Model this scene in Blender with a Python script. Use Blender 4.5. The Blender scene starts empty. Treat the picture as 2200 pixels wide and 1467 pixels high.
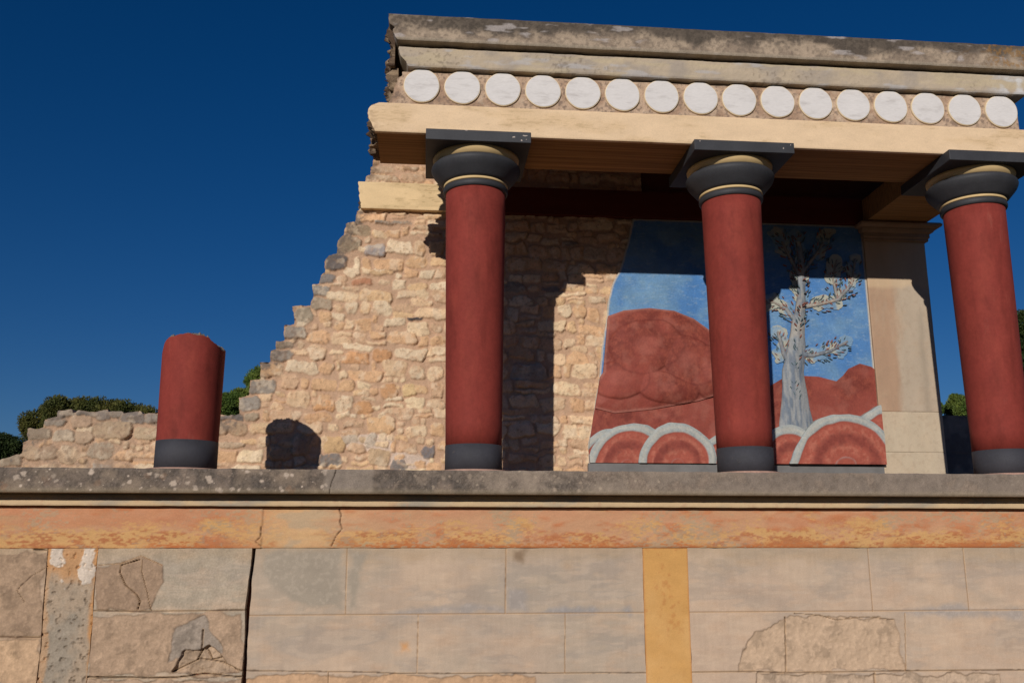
import bpy, math, random
import numpy as np
from mathutils import Vector

# ------------------------------------------------------------------ camera, light, exposure
SC = bpy.context.scene
FPX, PITCH, YAW, ROLL, DIST, EYE = 1983.6, .2208, .0931, .0009, 9.2806, -.7191   # focal length in photo pixels, angles, eye
cam = bpy.data.cameras.new('camera'); camo = bpy.data.objects.new('camera', cam); SC.collection.objects.link(camo)
cam.sensor_width = 36.0; cam.lens = 36.0*FPX/2200; cam.clip_end = 4000
camo.location = (0, -DIST, EYE)
camo.rotation_mode = 'XYZ'
camo.rotation_euler = (math.pi/2+PITCH, ROLL, -YAW)
SC.camera = camo
SUNA, SUNB = .402, .3346            # x and -z travelled by a sun ray per metre of +y
SUN_EL = math.atan(SUNB/math.sqrt(1+SUNA**2))
sd = bpy.data.lights.new('sun', 'SUN'); sd.energy = 5.0; sd.angle = math.radians(.5); sd.color = (1, .95, .89)
so = bpy.data.objects.new('sun', sd); SC.collection.objects.link(so)
so.rotation_euler = Vector((SUNA, 1, -SUNB)).to_track_quat('-Z', 'Y').to_euler()
W = bpy.data.worlds.new('World'); SC.world = W; W.use_nodes = True
nt = W.node_tree; bgn = nt.nodes['Background']; sky = nt.nodes.new('ShaderNodeTexSky')
sky.sky_type = 'NISHITA'; sky.sun_disc = False; sky.sun_elevation = SUN_EL
sky.sun_rotation = math.radians(180)+math.atan2(SUNA, 1)
sky.altitude = 1500; sky.air_density = 1.1; sky.dust_density = .15; sky.ozone_density = 3.0
hs = nt.nodes.new('ShaderNodeHueSaturation'); hs.inputs['Saturation'].default_value = 1.22
sm = nt.nodes.new('ShaderNodeMix'); sm.data_type = 'RGBA'; sm.blend_type = 'MULTIPLY'; sm.inputs['Factor'].default_value = 1; sm.inputs[7].default_value = (.98, 1.08, 1.40, 1)
nt.links.new(sky.outputs[0], sm.inputs[6]); nt.links.new(sm.outputs[2], hs.inputs['Color']); nt.links.new(hs.outputs[0], bgn.inputs[0])
bgn.inputs[1].default_value = .05
SC.view_settings.view_transform = 'Standard'; SC.view_settings.look = 'None'
SC.view_settings.exposure = -.72; SC.view_settings.gamma = 1; SC.view_settings.use_curve_mapping = False
SC.render.engine = 'CYCLES'
SC.cycles.max_bounces = 4; SC.cycles.diffuse_bounces = 2

# ------------------------------------------------------------------ main planes of the building (metres; y grows away from the camera)
YLEDGE, YBAND, YFR, YBACK, YW = -.571, -.28, -.409, .415, 1.878
COLX = [-2.320, .480, 3.280, 6.080]
ZSOF = 3.4675

def at(u, v, y):
    """point of the plane y=const seen at photo pixel (u,v): used to measure outlines in metres"""
    cr, sr = math.cos(ROLL), math.sin(ROLL); a, b = u-1100, v-733.5
    X = (cr*a+sr*b)/FPX; U = -(-sr*a+cr*b)/FPX
    Y = math.cos(PITCH)-math.sin(PITCH)*U; z = math.sin(PITCH)+math.cos(PITCH)*U
    x = math.cos(YAW)*X+math.sin(YAW)*Y; yy = -math.sin(YAW)*X+math.cos(YAW)*Y
    t = (y+DIST)/yy
    return (x*t, z*t+EYE)
def pts(l, y): return [at(u, v, y) for u, v in l]

# ------------------------------------------------------------------ helpers: objects
def link(o): SC.collection.objects.link(o); return o
def tag(o, label=None, cat=None, group=None, kind=None):
    if label: o['label'] = label
    if cat: o['category'] = cat
    if group: o['group'] = group
    if kind: o['kind'] = kind
    return o
def empty(name, loc, label, cat, group=None):
    o = link(bpy.data.objects.new(name, None)); o.location = loc; return tag(o, label, cat, group)
def mesh_obj(name, V, F, mat, parent=None, col=None, smooth=False):
    me = bpy.data.meshes.new(name)
    V = np.asarray(V, dtype=np.float32)
    if isinstance(F, np.ndarray):
        n, k = F.shape
        me.vertices.add(len(V)); me.vertices.foreach_set('co', V.ravel())
        me.loops.add(n*k); me.loops.foreach_set('vertex_index', F.astype(np.int32).ravel())
        me.polygons.add(n); me.polygons.foreach_set('loop_start', np.arange(0, n*k, k, dtype=np.int32))
        me.update(calc_edges=True)
    else:
        me.from_pydata([tuple(map(float, v)) for v in V], [], F); me.update()
    if col is not None:
        a = me.color_attributes.new('Col', 'FLOAT_COLOR', 'POINT')
        c = np.ones((len(V), 4), dtype=np.float32); c[:, :3] = col
        a.data.foreach_set('color', c.ravel())
    me.materials.append(mat)
    if smooth: me.polygons.foreach_set('use_smooth', np.ones(len(me.polygons), dtype=bool))
    o = link(bpy.data.objects.new(name, me))
    if parent:
        o.parent = parent; o.matrix_parent_inverse.identity()
        if parent.type == 'EMPTY' and name is not None and o.get('_abs') is None: pass
    return o
def box_vf(x0, x1, y0, y1, z0, z1):
    V = [(x, y, z) for x in (x0, x1) for y in (y0, y1) for z in (z0, z1)]
    F = [(0, 1, 3, 2), (4, 6, 7, 5), (0, 4, 5, 1), (2, 3, 7, 6), (0, 2, 6, 4), (1, 5, 7, 3)]
    return V, F
def box(name, x0, x1, y0, y1, z0, z1, mat, parent=None, bev=0):
    V, F = box_vf(x0, x1, y0, y1, z0, z1); o = mesh_obj(name, V, F, mat, parent)
    if bev:
        m = o.modifiers.new('bevel', 'BEVEL'); m.width = bev; m.segments = 2
    return o
def lathe(name, prof, mat, parent=None, n=96, rfun=None, cap=True):
    V = []; F = []
    for r, z in prof:
        for k in range(n):
            a = 2*math.pi*k/n; rr = r+(rfun(a, z) if rfun else 0); V.append((rr*math.cos(a), rr*math.sin(a), z))
    for i in range(len(prof)-1):
        for k in range(n):
            F.append((i*n+k, i*n+(k+1) % n, (i+1)*n+(k+1) % n, (i+1)*n+k))
    if cap:
        F.append(tuple(range(n-1, -1, -1))); F.append(tuple((len(prof)-1)*n+k for k in range(n)))
    o = mesh_obj(name, V, F, mat, parent)
    me = o.data
    for p in me.polygons: p.use_smooth = len(p.vertices) == 4
    return o

# ------------------------------------------------------------------ helpers: numpy noise and outlines
def L(r, g, b):
    def f(c):
        c /= 255.; return c/12.92 if c < .04045 else ((c+.055)/1.055)**2.4
    return np.array([f(r), f(g), f(b)])
def vnoise(x, y, seed):
    xi = np.floor(x).astype(np.int64); yi = np.floor(y).astype(np.int64); fx = x-xi; fy = y-yi
    fx = fx*fx*(3-2*fx); fy = fy*fy*(3-2*fy)
    def h(a, b):
        n = (a*374761393+b*668265263+seed*1442695041) & 0x7fffffff
        n = ((n ^ (n >> 13))*1274126177) & 0x7fffffff
        return ((n ^ (n >> 16)) & 0xffff)/65535.
    return (h(xi, yi)*(1-fx)+h(xi+1, yi)*fx)*(1-fy)+(h(xi, yi+1)*(1-fx)+h(xi+1, yi+1)*fx)*fy
def fbm(x, y, sc, seed, oct=4, sx=1., sy=1.):
    o = 0; a = .5; t = 0
    for i in range(oct):
        o = o+a*vnoise(x*sc*sx*2**i+17.3*i, y*sc*sy*2**i+5.1*i, seed+i*7); t += a; a *= .5
    return o/t
def sst(a, b, x): t = np.clip((x-a)/(b-a), 0, 1); return t*t*(3-2*t)
def mixc(c, d, t): t = np.clip(t, 0, 1)[..., None]; return c*(1-t)+np.asarray(d)*t
def poly_sdf(X, Z, P):
    """signed distance to a closed polygon, negative inside"""
    d = np.full(X.shape, 1e9); ins = np.zeros(X.shape, bool); n = len(P)
    for i in range(n):
        ax, az = P[i]; bx, bz = P[(i+1) % n]; ex, ez = bx-ax, bz-az
        t = np.clip(((X-ax)*ex+(Z-az)*ez)/(ex*ex+ez*ez+1e-12), 0, 1)
        d = np.minimum(d, (X-ax-t*ex)**2+(Z-az-t*ez)**2)
        if abs(ez) > 1e-9:
            c = ((az > Z) != (bz > Z)) & (X < ex*(Z-az)/ez+ax); ins ^= c
    d = np.sqrt(d); return np.where(ins, -d, d)
def line_d(X, Z, P):
    d = np.full(X.shape, 1e9)
    for i in range(len(P)-1):
        ax, az = P[i]; bx, bz = P[i+1]; ex, ez = bx-ax, bz-az
        t = np.clip(((X-ax)*ex+(Z-az)*ez)/(ex*ex+ez*ez+1e-12), 0, 1)
        d = np.minimum(d, np.hypot(X-ax-t*ex, Z-az-t*ez))
    return d
def rect_sdf(X, Z, x0, x1, z0, z1): return np.maximum(np.maximum(x0-X, X-x1), np.maximum(z0-Z, Z-z1))

def relief(name, u0, u1, v0, v1, res, fun, mat, parent, depth, org=(0, 0, 0), U=(1, 0, 0), Vv=(0, 0, 1), N=(0, -1, 0), smooth=True):
    """a solid slab whose face is a fine grid: fun(X,Z) -> (outline sdf, height, colour); closed by sides and a back"""
    nu = max(2, int(round((u1-u0)/res))+1); nv = max(2, int(round((v1-v0)/res))+1)
    gu = np.linspace(u0, u1, nu); gv = np.linspace(v0, v1, nv); X, Z = np.meshgrid(gu, gv)
    S, H, C = fun(X, Z); H = H+np.zeros_like(X); C = C+np.zeros(X.shape+(3,)); S = S+np.zeros_like(X)
    Sc = .25*(S[1:, 1:]+S[:-1, 1:]+S[1:, :-1]+S[:-1, :-1]); inc = Sc < 0
    du = gu[1]-gu[0]; dv = gv[1]-gv[0]
    gz, gx = np.gradient(S, dv, du); gn = gx*gx+gz*gz+1e-6
    cnt = np.zeros(X.shape); cnt[1:, 1:] += inc; cnt[:-1, 1:] += inc; cnt[1:, :-1] += inc; cnt[:-1, :-1] += inc
    bd = (cnt > 0) & (cnt < 4); lim = .7*max(du, dv)
    mx = np.clip(-S*gx/gn, -lim, lim); mz = np.clip(-S*gz/gn, -lim, lim)
    inner = bd & (np.abs(S) < 1.5*max(du, dv))
    X = np.where(inner, X+mx, X); Z = np.where(inner, Z+mz, Z)
    X = np.clip(X, u0, u1); Z = np.clip(Z, v0, v1)
    idx = np.arange(nu*nv).reshape(nv, nu)
    A = idx[:-1, :-1][inc]; B = idx[:-1, 1:][inc]; Cc = idx[1:, 1:][inc]; D = idx[1:, :-1][inc]
    F = np.stack([A, B, Cc, D], 1)
    org = np.array(org, float); U = np.array(U, float); Vv = np.array(Vv, float); N = np.array(N, float)
    if np.dot(np.cross(U, Vv), N) < 0: F = F[:, ::-1]
    P = org+X.reshape(-1, 1)*U+Z.reshape(-1, 1)*Vv+H.reshape(-1, 1)*N
    Q = org+X.reshape(-1, 1)*U+Z.reshape(-1, 1)*Vv-depth*N
    E = np.concatenate([F[:, [0, 1]], F[:, [1, 2]], F[:, [2, 3]], F[:, [3, 0]]])
    key = np.minimum(E[:, 0], E[:, 1])*(nu*nv+1)+np.maximum(E[:, 0], E[:, 1])
    _, ix, ct = np.unique(key, return_index=True, return_counts=True); E = E[ix[ct == 1]]
    n0 = nu*nv; Cf = C.reshape(-1, 3)
    # sides get their own vertices so that the front edge stays sharp
    sv = np.unique(E); m = {}; lut = np.zeros(n0, int); lut[sv] = np.arange(len(sv))
    VV = np.concatenate([P, P[sv], Q[sv]]); CC = np.concatenate([Cf, Cf[sv], Cf[sv]])
    a = lut[E[:, 0]]+n0; b = lut[E[:, 1]]+n0; ns = len(sv)
    SF = np.stack([b, a, a+ns, b+ns], 1)
    n1 = len(VV)
    # back
    used = np.unique(F); lut2 = np.zeros(n0, int); lut2[used] = np.arange(len(used))+n1
    VV = np.concatenate([VV, Q[used]]); CC = np.concatenate([CC, Cf[used]])
    BF = lut2[F][:, ::-1]
    FF = np.concatenate([F, SF, BF])
    us = np.unique(FF); lut3 = np.zeros(len(VV), int); lut3[us] = np.arange(len(us))
    return mesh_obj(name, VV[us], lut3[FF], mat, parent, CC[us], smooth)

# ------------------------------------------------------------------ materials
def mat(name, col=None, rough=.85, mott=((3, .12, (1, 1, 1)),), bump=((60, .25),), dist=.01, spec=.25, tints=()):
    """col None = read the colour attribute; mott = (scale, amount, stretch) brightness mottling; tints = (rgb, scale, lo, hi, stretch)"""
    m = bpy.data.materials.new(name); m.use_nodes = True; t = m.node_tree; N = t.nodes; K = t.links
    b = N['Principled BSDF']; b.inputs['Roughness'].default_value = rough; b.inputs['Specular IOR Level'].default_value = spec
    tc = N.new('ShaderNodeTexCoord'); oi = N.new('ShaderNodeObjectInfo'); sc = N.new('ShaderNodeVectorMath'); sc.operation = 'SCALE'
    cb = N.new('ShaderNodeCombineXYZ'); cb.inputs[0].default_value = 7; cb.inputs[1].default_value = 13; cb.inputs[2].default_value = 5
    K.new(cb.outputs[0], sc.inputs[0]); K.new(oi.outputs['Random'], sc.inputs['Scale'])
    ad = N.new('ShaderNodeVectorMath'); K.new(tc.outputs['Object'], ad.inputs[0]); K.new(sc.outputs[0], ad.inputs[1]); base = ad.outputs[0]
    def noise(scale, st=(1, 1, 1), det=6, rg=.6):
        mp = N.new('ShaderNodeMapping'); mp.inputs['Scale'].default_value = st; K.new(base, mp.inputs[0])
        n = N.new('ShaderNodeTexNoise'); n.inputs['Scale'].default_value = scale; n.inputs['Detail'].default_value = det; n.inputs['Roughness'].default_value = rg
        K.new(mp.outputs[0], n.inputs['Vector']); return n.outputs['Fac']
    if col is None:
        a = N.new('ShaderNodeAttribute'); a.attribute_name = 'Col'; c = a.outputs['Color']
    else:
        a = N.new('ShaderNodeRGB'); a.outputs[0].default_value = (*col, 1); c = a.outputs[0]
    for rgb, s, lo, hi, st in tints:
        r = N.new('ShaderNodeMapRange'); r.inputs['From Min'].default_value = lo; r.inputs['From Max'].default_value = hi; K.new(noise(s, st, 8, .65), r.inputs['Value'])
        mx = N.new('ShaderNodeMix'); mx.data_type = 'RGBA'; K.new(r.outputs[0], mx.inputs['Factor']); K.new(c, mx.inputs[6]); mx.inputs[7].default_value = (*rgb, 1); c = mx.outputs[2]
    for s, amt, st in mott:
        r = N.new('ShaderNodeMapRange'); r.inputs['From Min'].default_value = .3; r.inputs['From Max'].default_value = .7
        r.inputs['To Min'].default_value = 1-amt; r.inputs['To Max'].default_value = 1+amt; K.new(noise(s, st), r.inputs['Value'])
        v = N.new('ShaderNodeVectorMath'); v.operation = 'SCALE'; K.new(c, v.inputs[0]); K.new(r.outputs[0], v.inputs['Scale']); c = v.outputs[0]
    K.new(c, b.inputs['Base Color'])
    prev = None
    for s, st in bump:
        bp = N.new('ShaderNodeBump'); bp.inputs['Strength'].default_value = st; bp.inputs['Distance'].default_value = dist
        K.new(noise(s), bp.inputs['Height'])
        if prev is not None: K.new(prev, bp.inputs['Normal'])
        prev = bp.outputs[0]
    if prev is not None: K.new(prev, b.inputs['Normal'])
    return m
I = (1, 1, 1)
M = {}
M['stone'] = mat('rubble_stone', None, .92, ((9, .13, I), (55, .13, I)), ((28, .45), (110, .45)), .012, .15)
M['plaster'] = mat('old_plaster', None, .9, ((4, .06, (1, 1, 2.5)), (90, .07, I)), ((45, .22), (220, .2)), .004, .2)
M['concrete'] = mat('weathered_concrete', None, .93, ((14, .14, I), (120, .22, I)), ((60, .4), (200, .35)), .006, .15)
M['cream'] = mat('cream_paint', tuple(L(226, 190, 140)*1.0), .8, ((2.2, .05, (1, 1, 3)), (40, .04, (1, 1, 8))), ((30, .25), (140, .15)), .003, .25,
                 ((tuple(L(190, 165, 128)), 6, .58, .82, (.25, 1, 3)),))
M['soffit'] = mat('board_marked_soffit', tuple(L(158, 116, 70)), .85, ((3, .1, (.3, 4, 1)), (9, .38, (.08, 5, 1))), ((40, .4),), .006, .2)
M['red'] = mat('red_ochre_paint', tuple(L(138, 58, 49)), .78, ((1.6, .10, (1, 1, .6)), (7, .09, (1, 1, .7)), (24, .08, I), (70, .06, I)), ((9, .10), (120, .12)), .004, .18,
               ((tuple(L(152, 68, 55)), 3.2, .5, .75, (1, 1, .5)), (tuple(L(104, 42, 34)), 5, .52, .85, (1, 1, .25)), (tuple(L(150, 84, 70)), 11, .62, .85, (1, 1, .2))))
M['black'] = mat('blue_black_paint', tuple(L(64, 63, 68)), .75, ((4, .18, I), (60, .10, I)), ((30, .15), (150, .12)), .004, .35,
                 ((tuple(L(100, 92, 84)), 9, .66, .80, I),))
M['blackflat'] = mat('black_capital_paint', tuple(L(60, 60, 63)), .62, ((4, .18, I), (60, .10, I)), ((30, .15), (150, .12)), .004, .35,
                 ((tuple(L(88, 84, 82)), 7, .66, .85, I),))
M['ring'] = mat('cream_ring_paint', tuple(L(226, 194, 140)), .75, ((6, .08, I),), ((60, .15),), .004, .25)
M['disc'] = mat('white_plaster_disc', tuple(L(225, 219, 214)), .85, ((5, .035, I), (22, .05, (1, 1, 4))), ((40, .22), (160, .15)), .004, .2,
                ((tuple(L(186, 178, 172)), 7, .52, .85, (.6, 1, 2)),))
M['rim'] = mat('disc_rim', tuple(L(236, 214, 178)), .85, ((12, .08, I),), ((60, .2),), .004, .2)
M['pink'] = mat('pink_stone_plinth', tuple(L(178, 142, 125)), .9, ((14, .15, I), (80, .15, I)), ((60, .4),), .006, .2)
M['core'] = mat('broken_rubble_core', None, .95, ((8, .2, I), (50, .2, I)), ((30, .6), (120, .5)), .02, .1)
M['paint'] = mat('relief_paint', None, .72, ((5, .10, I), (45, .13, I)), ((50, .25), (180, .2)), .004, .3)
M['pale'] = mat('pale_anta_stone', None, .85, ((3, .06, (2, 1, .5)), (80, .06, I)), ((60, .2),), .004, .2)
M['beam_shade'] = mat('beam_painted_shade', tuple(L(104, 48, 34)), .85, ((5, .15, (.2, 1, 1)),), ((40, .3),), .004, .15)  # shaded copy of the cream beam, darkened to red-brown
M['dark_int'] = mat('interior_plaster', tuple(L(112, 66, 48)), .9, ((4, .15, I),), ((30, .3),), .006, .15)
M['chip'] = mat('bare_plaster_chip', tuple(L(190, 176, 165)), .9, (), ((60, .3),), .004)
M['bark'] = mat('pine_bark', tuple(L(92, 74, 58)), .95, ((20, .3, (1, 1, .3)),), ((30, .7),), .03)
def leafmat(name, a, b):
    m = mat(name, a, .65, ((1.1, .30, I), (14, .25, I)), (), .01, .25, ((b, 1.6, .42, .62, I),)); return m
M['pineA'] = leafmat('pine_needles', tuple(L(78, 84, 40)), tuple(L(104, 100, 48)))
M['pineB'] = leafmat('bright_pine_needles', tuple(L(82, 104, 44)), tuple(L(120, 132, 58)))
M['pineC'] = leafmat('dark_pine_needles', tuple(L(46, 60, 30)), tuple(L(66, 78, 36)))
M['ground'] = mat('dusty_ground', tuple(L(92, 80, 64)), .95, ((.5, .12, I), (8, .12, I)), ((20, .6),), .02, .1)
M['darkwall'] = mat('grey_low_wall', tuple(L(120, 118, 116)), .9, ((6, .15, I),), ((30, .4),), .008, .15)

# ------------------------------------------------------------------ ground
g = mesh_obj('ground', [(-400, -60, -2.42), (400, -60, -2.42), (400, 600, -2.42), (-400, 600, -2.42)], [(0, 1, 2, 3)], M['ground']); tag(g, kind='structure')

hx = []
for i, yy in enumerate((-22, -40, -60, -90, -130, -190)):
    for x in range(-260, 261, 13): hx.append((x, yy, -2.5 if i == 0 else -2.42+(0, 3.2, 6.5, 12, 19, 26)[i]*(.85+.25*math.sin(x*.05+i)+.1*math.sin(x*.17))))
nn_ = len(range(-260, 261, 13))
hf = [(i*nn_+j, i*nn_+j+1, (i+1)*nn_+j+1, (i+1)*nn_+j) for i in range(5) for j in range(nn_-1)]
M['sky_blocker'] = mat('sky_blocker_scrub', tuple(L(84, 86, 58)), .95, ((.1, .3, I), (1, .3, I)), ((3, .8),), .3, .1)
hl = mesh_obj('sky_blocker_hill', hx, hf, M['sky_blocker'], smooth=True); tag(hl, kind='structure')  # added hill behind the camera, out of view, blocks the low bright sky

# ------------------------------------------------------------------ bastion
XL, XR = -6.6, 8.6
bast = empty('bastion_wall', (0, 0, 0), 'long painted masonry bastion under the red columns, with grey ledge, orange band and pale block courses', 'wall')
rng = np.random.default_rng(4)
def splats(X, Z, n, r0, r1, seed, xr, zr, warp=.9):
    """irregular round lichen spots -> 0..1 mask"""
    r = np.random.default_rng(seed); m = np.zeros(X.shape); nn = fbm(X, Z, 38, seed+3, 3)-.5
    for i in range(n):
        cx = r.uniform(*xr); cz = r.uniform(*zr); rr = r0+(r1-r0)*r.random()**3
        sel = (np.abs(X-cx) < rr*2) & (np.abs(Z-cz) < rr*2)
        if sel.any():
            d = np.hypot(X[sel]-cx, (Z[sel]-cz)*1.1)/rr+nn[sel]*warp*2.4
            m[sel] = np.maximum(m[sel], (1-sst(.60, 1.15, d))*r.uniform(.35, 1))
    return m
crackL = pts([(722, 1008), (718, 1022), (712, 1035), (709, 1048), (707, 1058)], YLEDGE)
def coping(X, Z):
    S = np.maximum(rect_sdf(X, Z, XL, XR, -.219, 0), 0*X-9)
    S = S+(fbm(X, Z*0+3, 9, 5, 4)-.5)*.010*sst(-.10, 0, Z)
    n1 = fbm(X, Z, 1.4, 11, 5, 1, 2.5); n2 = fbm(X, Z, 22, 12, 4); n3 = fbm(X, Z, 6, 13, 4)
    C = mixc(np.zeros(X.shape+(3,))+L(150, 134, 118)-np.array([.03, .03, .03])*(1-sst(-1, 1, X))[..., None], L(98, 89, 82), sst(.32, .64, n1*.5+n3*.5)*(1-.55*sst(.4, 2.4, X)))
    n5 = fbm(X, Z, 60, 17, 3)
    C = mixc(C, L(52, 48, 45), sst(.42, .66, n5*.6+n2*.4)*sst(.30, .55, n1*.5+n3*.5)*.9*(1-.5*sst(1, 3, X)))
    C = mixc(C, L(168, 148, 130), sst(.52, .80, n2*.4+n5*.6)*.6); C = mixc(C, L(160, 140, 122), sst(.50, .80, n3)*.5)
    fresh = sst(-.95, -.90, X)*(1-sst(-.50, -.46, X))                  # repaired grey piece beside the crack
    C = mixc(C, L(150, 136, 122), fresh*(.55+.35*n3))
    right = sst(1.2, 3.2, X)
    C = mixc(C, L(134, 120, 108), right*.5*(1-sst(.5, .66, n3)))
    C = mixc(C, L(162, 144, 118), sst(-.155, -.215, Z)*(.35+.3*n3))    # cleaner lower lip
    a = splats(X, Z, 230, .003, .030, 21, (XL, -.9), (-.20, .0)); C = mixc(C, L(206, 186, 166), a*.95)
    a = splats(X, Z, 120, .003, .022, 22, (-.4, 2.4), (-.19, 0)); C = mixc(C, L(186, 166, 144), a*.65)
    a = splats(X, Z, 110, .003, .011, 23, (2.4, XR), (-.2, 0)); C = mixc(C, L(170, 154, 138), a*.5)
    a = splats(X, Z, 14, .02, .05, 24, (XL, -.9), (-.20, -.05)); C = mixc(C, L(150, 112, 84), a*.4)
    H = (n3-.5)*.012+(n2-.5)*.006
    e = np.minimum(-S, .05); H = H-.012*(1-sst(0, .018, e))
    d = line_d(X, Z, crackL)+(n2-.5)*.006; H = H-.012*(1-sst(.002, .006, d)); C = mixc(C, L(60, 50, 42), 1-sst(.002, .006, d))
    return S, H, C
relief('ledge', XL, XR, -.219, .004, .008, coping, M['concrete'], bast, 3.2, (0, YLEDGE, 0))
YM = -.372
def mould(X, Z):
    S = rect_sdf(X, Z, XL, XR, -.327, -.2195)+(fbm(X, Z, 8, 31, 4)-.5)*.006
    n = fbm(X, Z, 1.6, 32, 4, 1, 3); n2 = fbm(X, Z, 25, 33, 3)
    C = mixc(np.zeros(X.shape+(3,))+L(208, 180, 142), L(170, 158, 140), sst(.5, .7, n)); C = mixc(C, L(190, 150, 120), sst(.6, .8, n2)*.4)
    return S, (n2-.5)*.004-.006*(1-sst(0, .01, -S)), C
relief('moulding', XL, XR, -.328, -.2195, .009, mould, M['plaster'], bast, .3, (0, YM, 0))
# joints measured on the photograph, on the plane of the band
YB = YBAND
def P(l): return pts(l, YB)
crack2 = P([(728, 1092), (733, 1105), (730, 1120), (735, 1135), (722, 1150), (712, 1172)])
crack3 = P([(561, 1130), (560, 1152), (549, 1162), (562, 1172)])
def band(X, Z):
    n0 = fbm(X, Z, 5, 40, 4)
    S = rect_sdf(X, Z, XL, XR, -.709, -.3275)+(fbm(X, Z, 5, 41, 5)-.5)*.006
    t = (Z+.709)/.354
    a = fbm(X, Z, 1.1, 42, 5, 1, 2.2); b = fbm(X, Z, 7, 43, 5, 1, 3.2); c = fbm(X, Z, 30, 44, 3, 1, 2.4); d = fbm(X, Z, 3.1, 45, 5, 1, 2)
    C = np.zeros(X.shape+(3,))+L(200, 152, 116)
    C = mixc(C, L(196, 128, 88), sst(.45, .62, b*.5+a*.5))
    lft = 1-sst(-1.9, -1.2, X)
    C = mixc(C, L(192, 120, 80), lft*.45*sst(.35, .6, t+b*.4-.2))
    yel = 1-sst(.20, .66, t+(d-.5)*1.7+(c-.5)*.9)
    C = mixc(C, L(210, 164, 106), yel*.85)
    red = sst(.46, .64, b*.5+c*.5)*(1-sst(.25, .6, t+(d-.5)*.6)); C = mixc(C, L(178, 110, 72), red*.85)
    low = (1-sst(.0, .2, t+(c-.5)*.5))*sst(.42, .55, a); C = mixc(C, L(186, 110, 66), low*.9)
    pk = sst(.55, .75, t+(a-.5)*.8)*sst(.4, .6, d); C = mixc(C, L(200, 146, 112), pk*.6)
    gy = sst(.54, .64, fbm(X, Z, 2.6, 46, 5)*.6+c*.4); C = mixc(C, L(176, 158, 128), gy*.6)
    far = 1-sst(-4.6, -3.6, X+(b-.5)*1.2); C = mixc(C, L(198, 152, 96), far*.6); C = mixc(C, L(160, 146, 120), far*sst(.5, .6, d)*.65)
    near = np.exp(-((X+1.15+(b-.5)*.5)/.42)**2); C = mixc(C, L(214, 174, 128), near*.85*sst(.3, .5, d+.1)); C = mixc(C, L(182, 164, 138), sst(.52, .64, d)*near*.6)
    H = (b-.5)*.006+(c-.5)*.003-.006*(1-sst(0, .012, -S))
    for cr in (crack2, crack3):
        q = line_d(X, Z, cr)+(c-.5)*.012; H = H-.015*(1-sst(.002, .008, q)); C = mixc(C, L(80, 58, 42), (1-sst(.001, .007, q))*.8)
    step = sst(-1.52, -1.50, X); H = H-.012*step+.012                       # the left length of render stands a little proud
    return S, H, C
relief('painted_band', XL, XR, -.710, -.3275, .0075, band, M['plaster'], bast, .5, (0, YB, 0))

ZB0 = -2.42
def edge(l):   # a joint line extended downward to the ground
    l = P(l); (x0, z0), (x1, z1) = l[-2], l[-1]; k = (x1-x0)/(z1-z0); return l+[(x1+k*(ZB0-z1), ZB0)]
ECR = edge([(549, 1176), (541, 1240), (536, 1300), (531, 1380), (527, 1467)])
EYL = edge([(1380, 1176), (1383, 1300), (1388, 1467)]); EYR = edge([(1477, 1176), (1481, 1300), (1487, 1467)])
EGL = edge([(105, 1176), (98, 1260), (90, 1380), (80, 1467)]); EGR = edge([(214, 1176), (206, 1260), (198, 1380), (188, 1467)])
def poly_between(a, b, l=None, r=None):
    left = a if a is not None else [(l, -.7105), (l, ZB0)]; right = b if b is not None else [(r, -.7105), (r, ZB0)]
    left = [(x, min(z, -.7105)) for x, z in left]; right = [(x, min(z, -.7105)) for x, z in right]
    return left+right[::-1]
def xlim(p): return min(q[0] for q in p), max(q[0] for q in p)
zr1, zr2 = -1.312, -1.848
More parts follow.
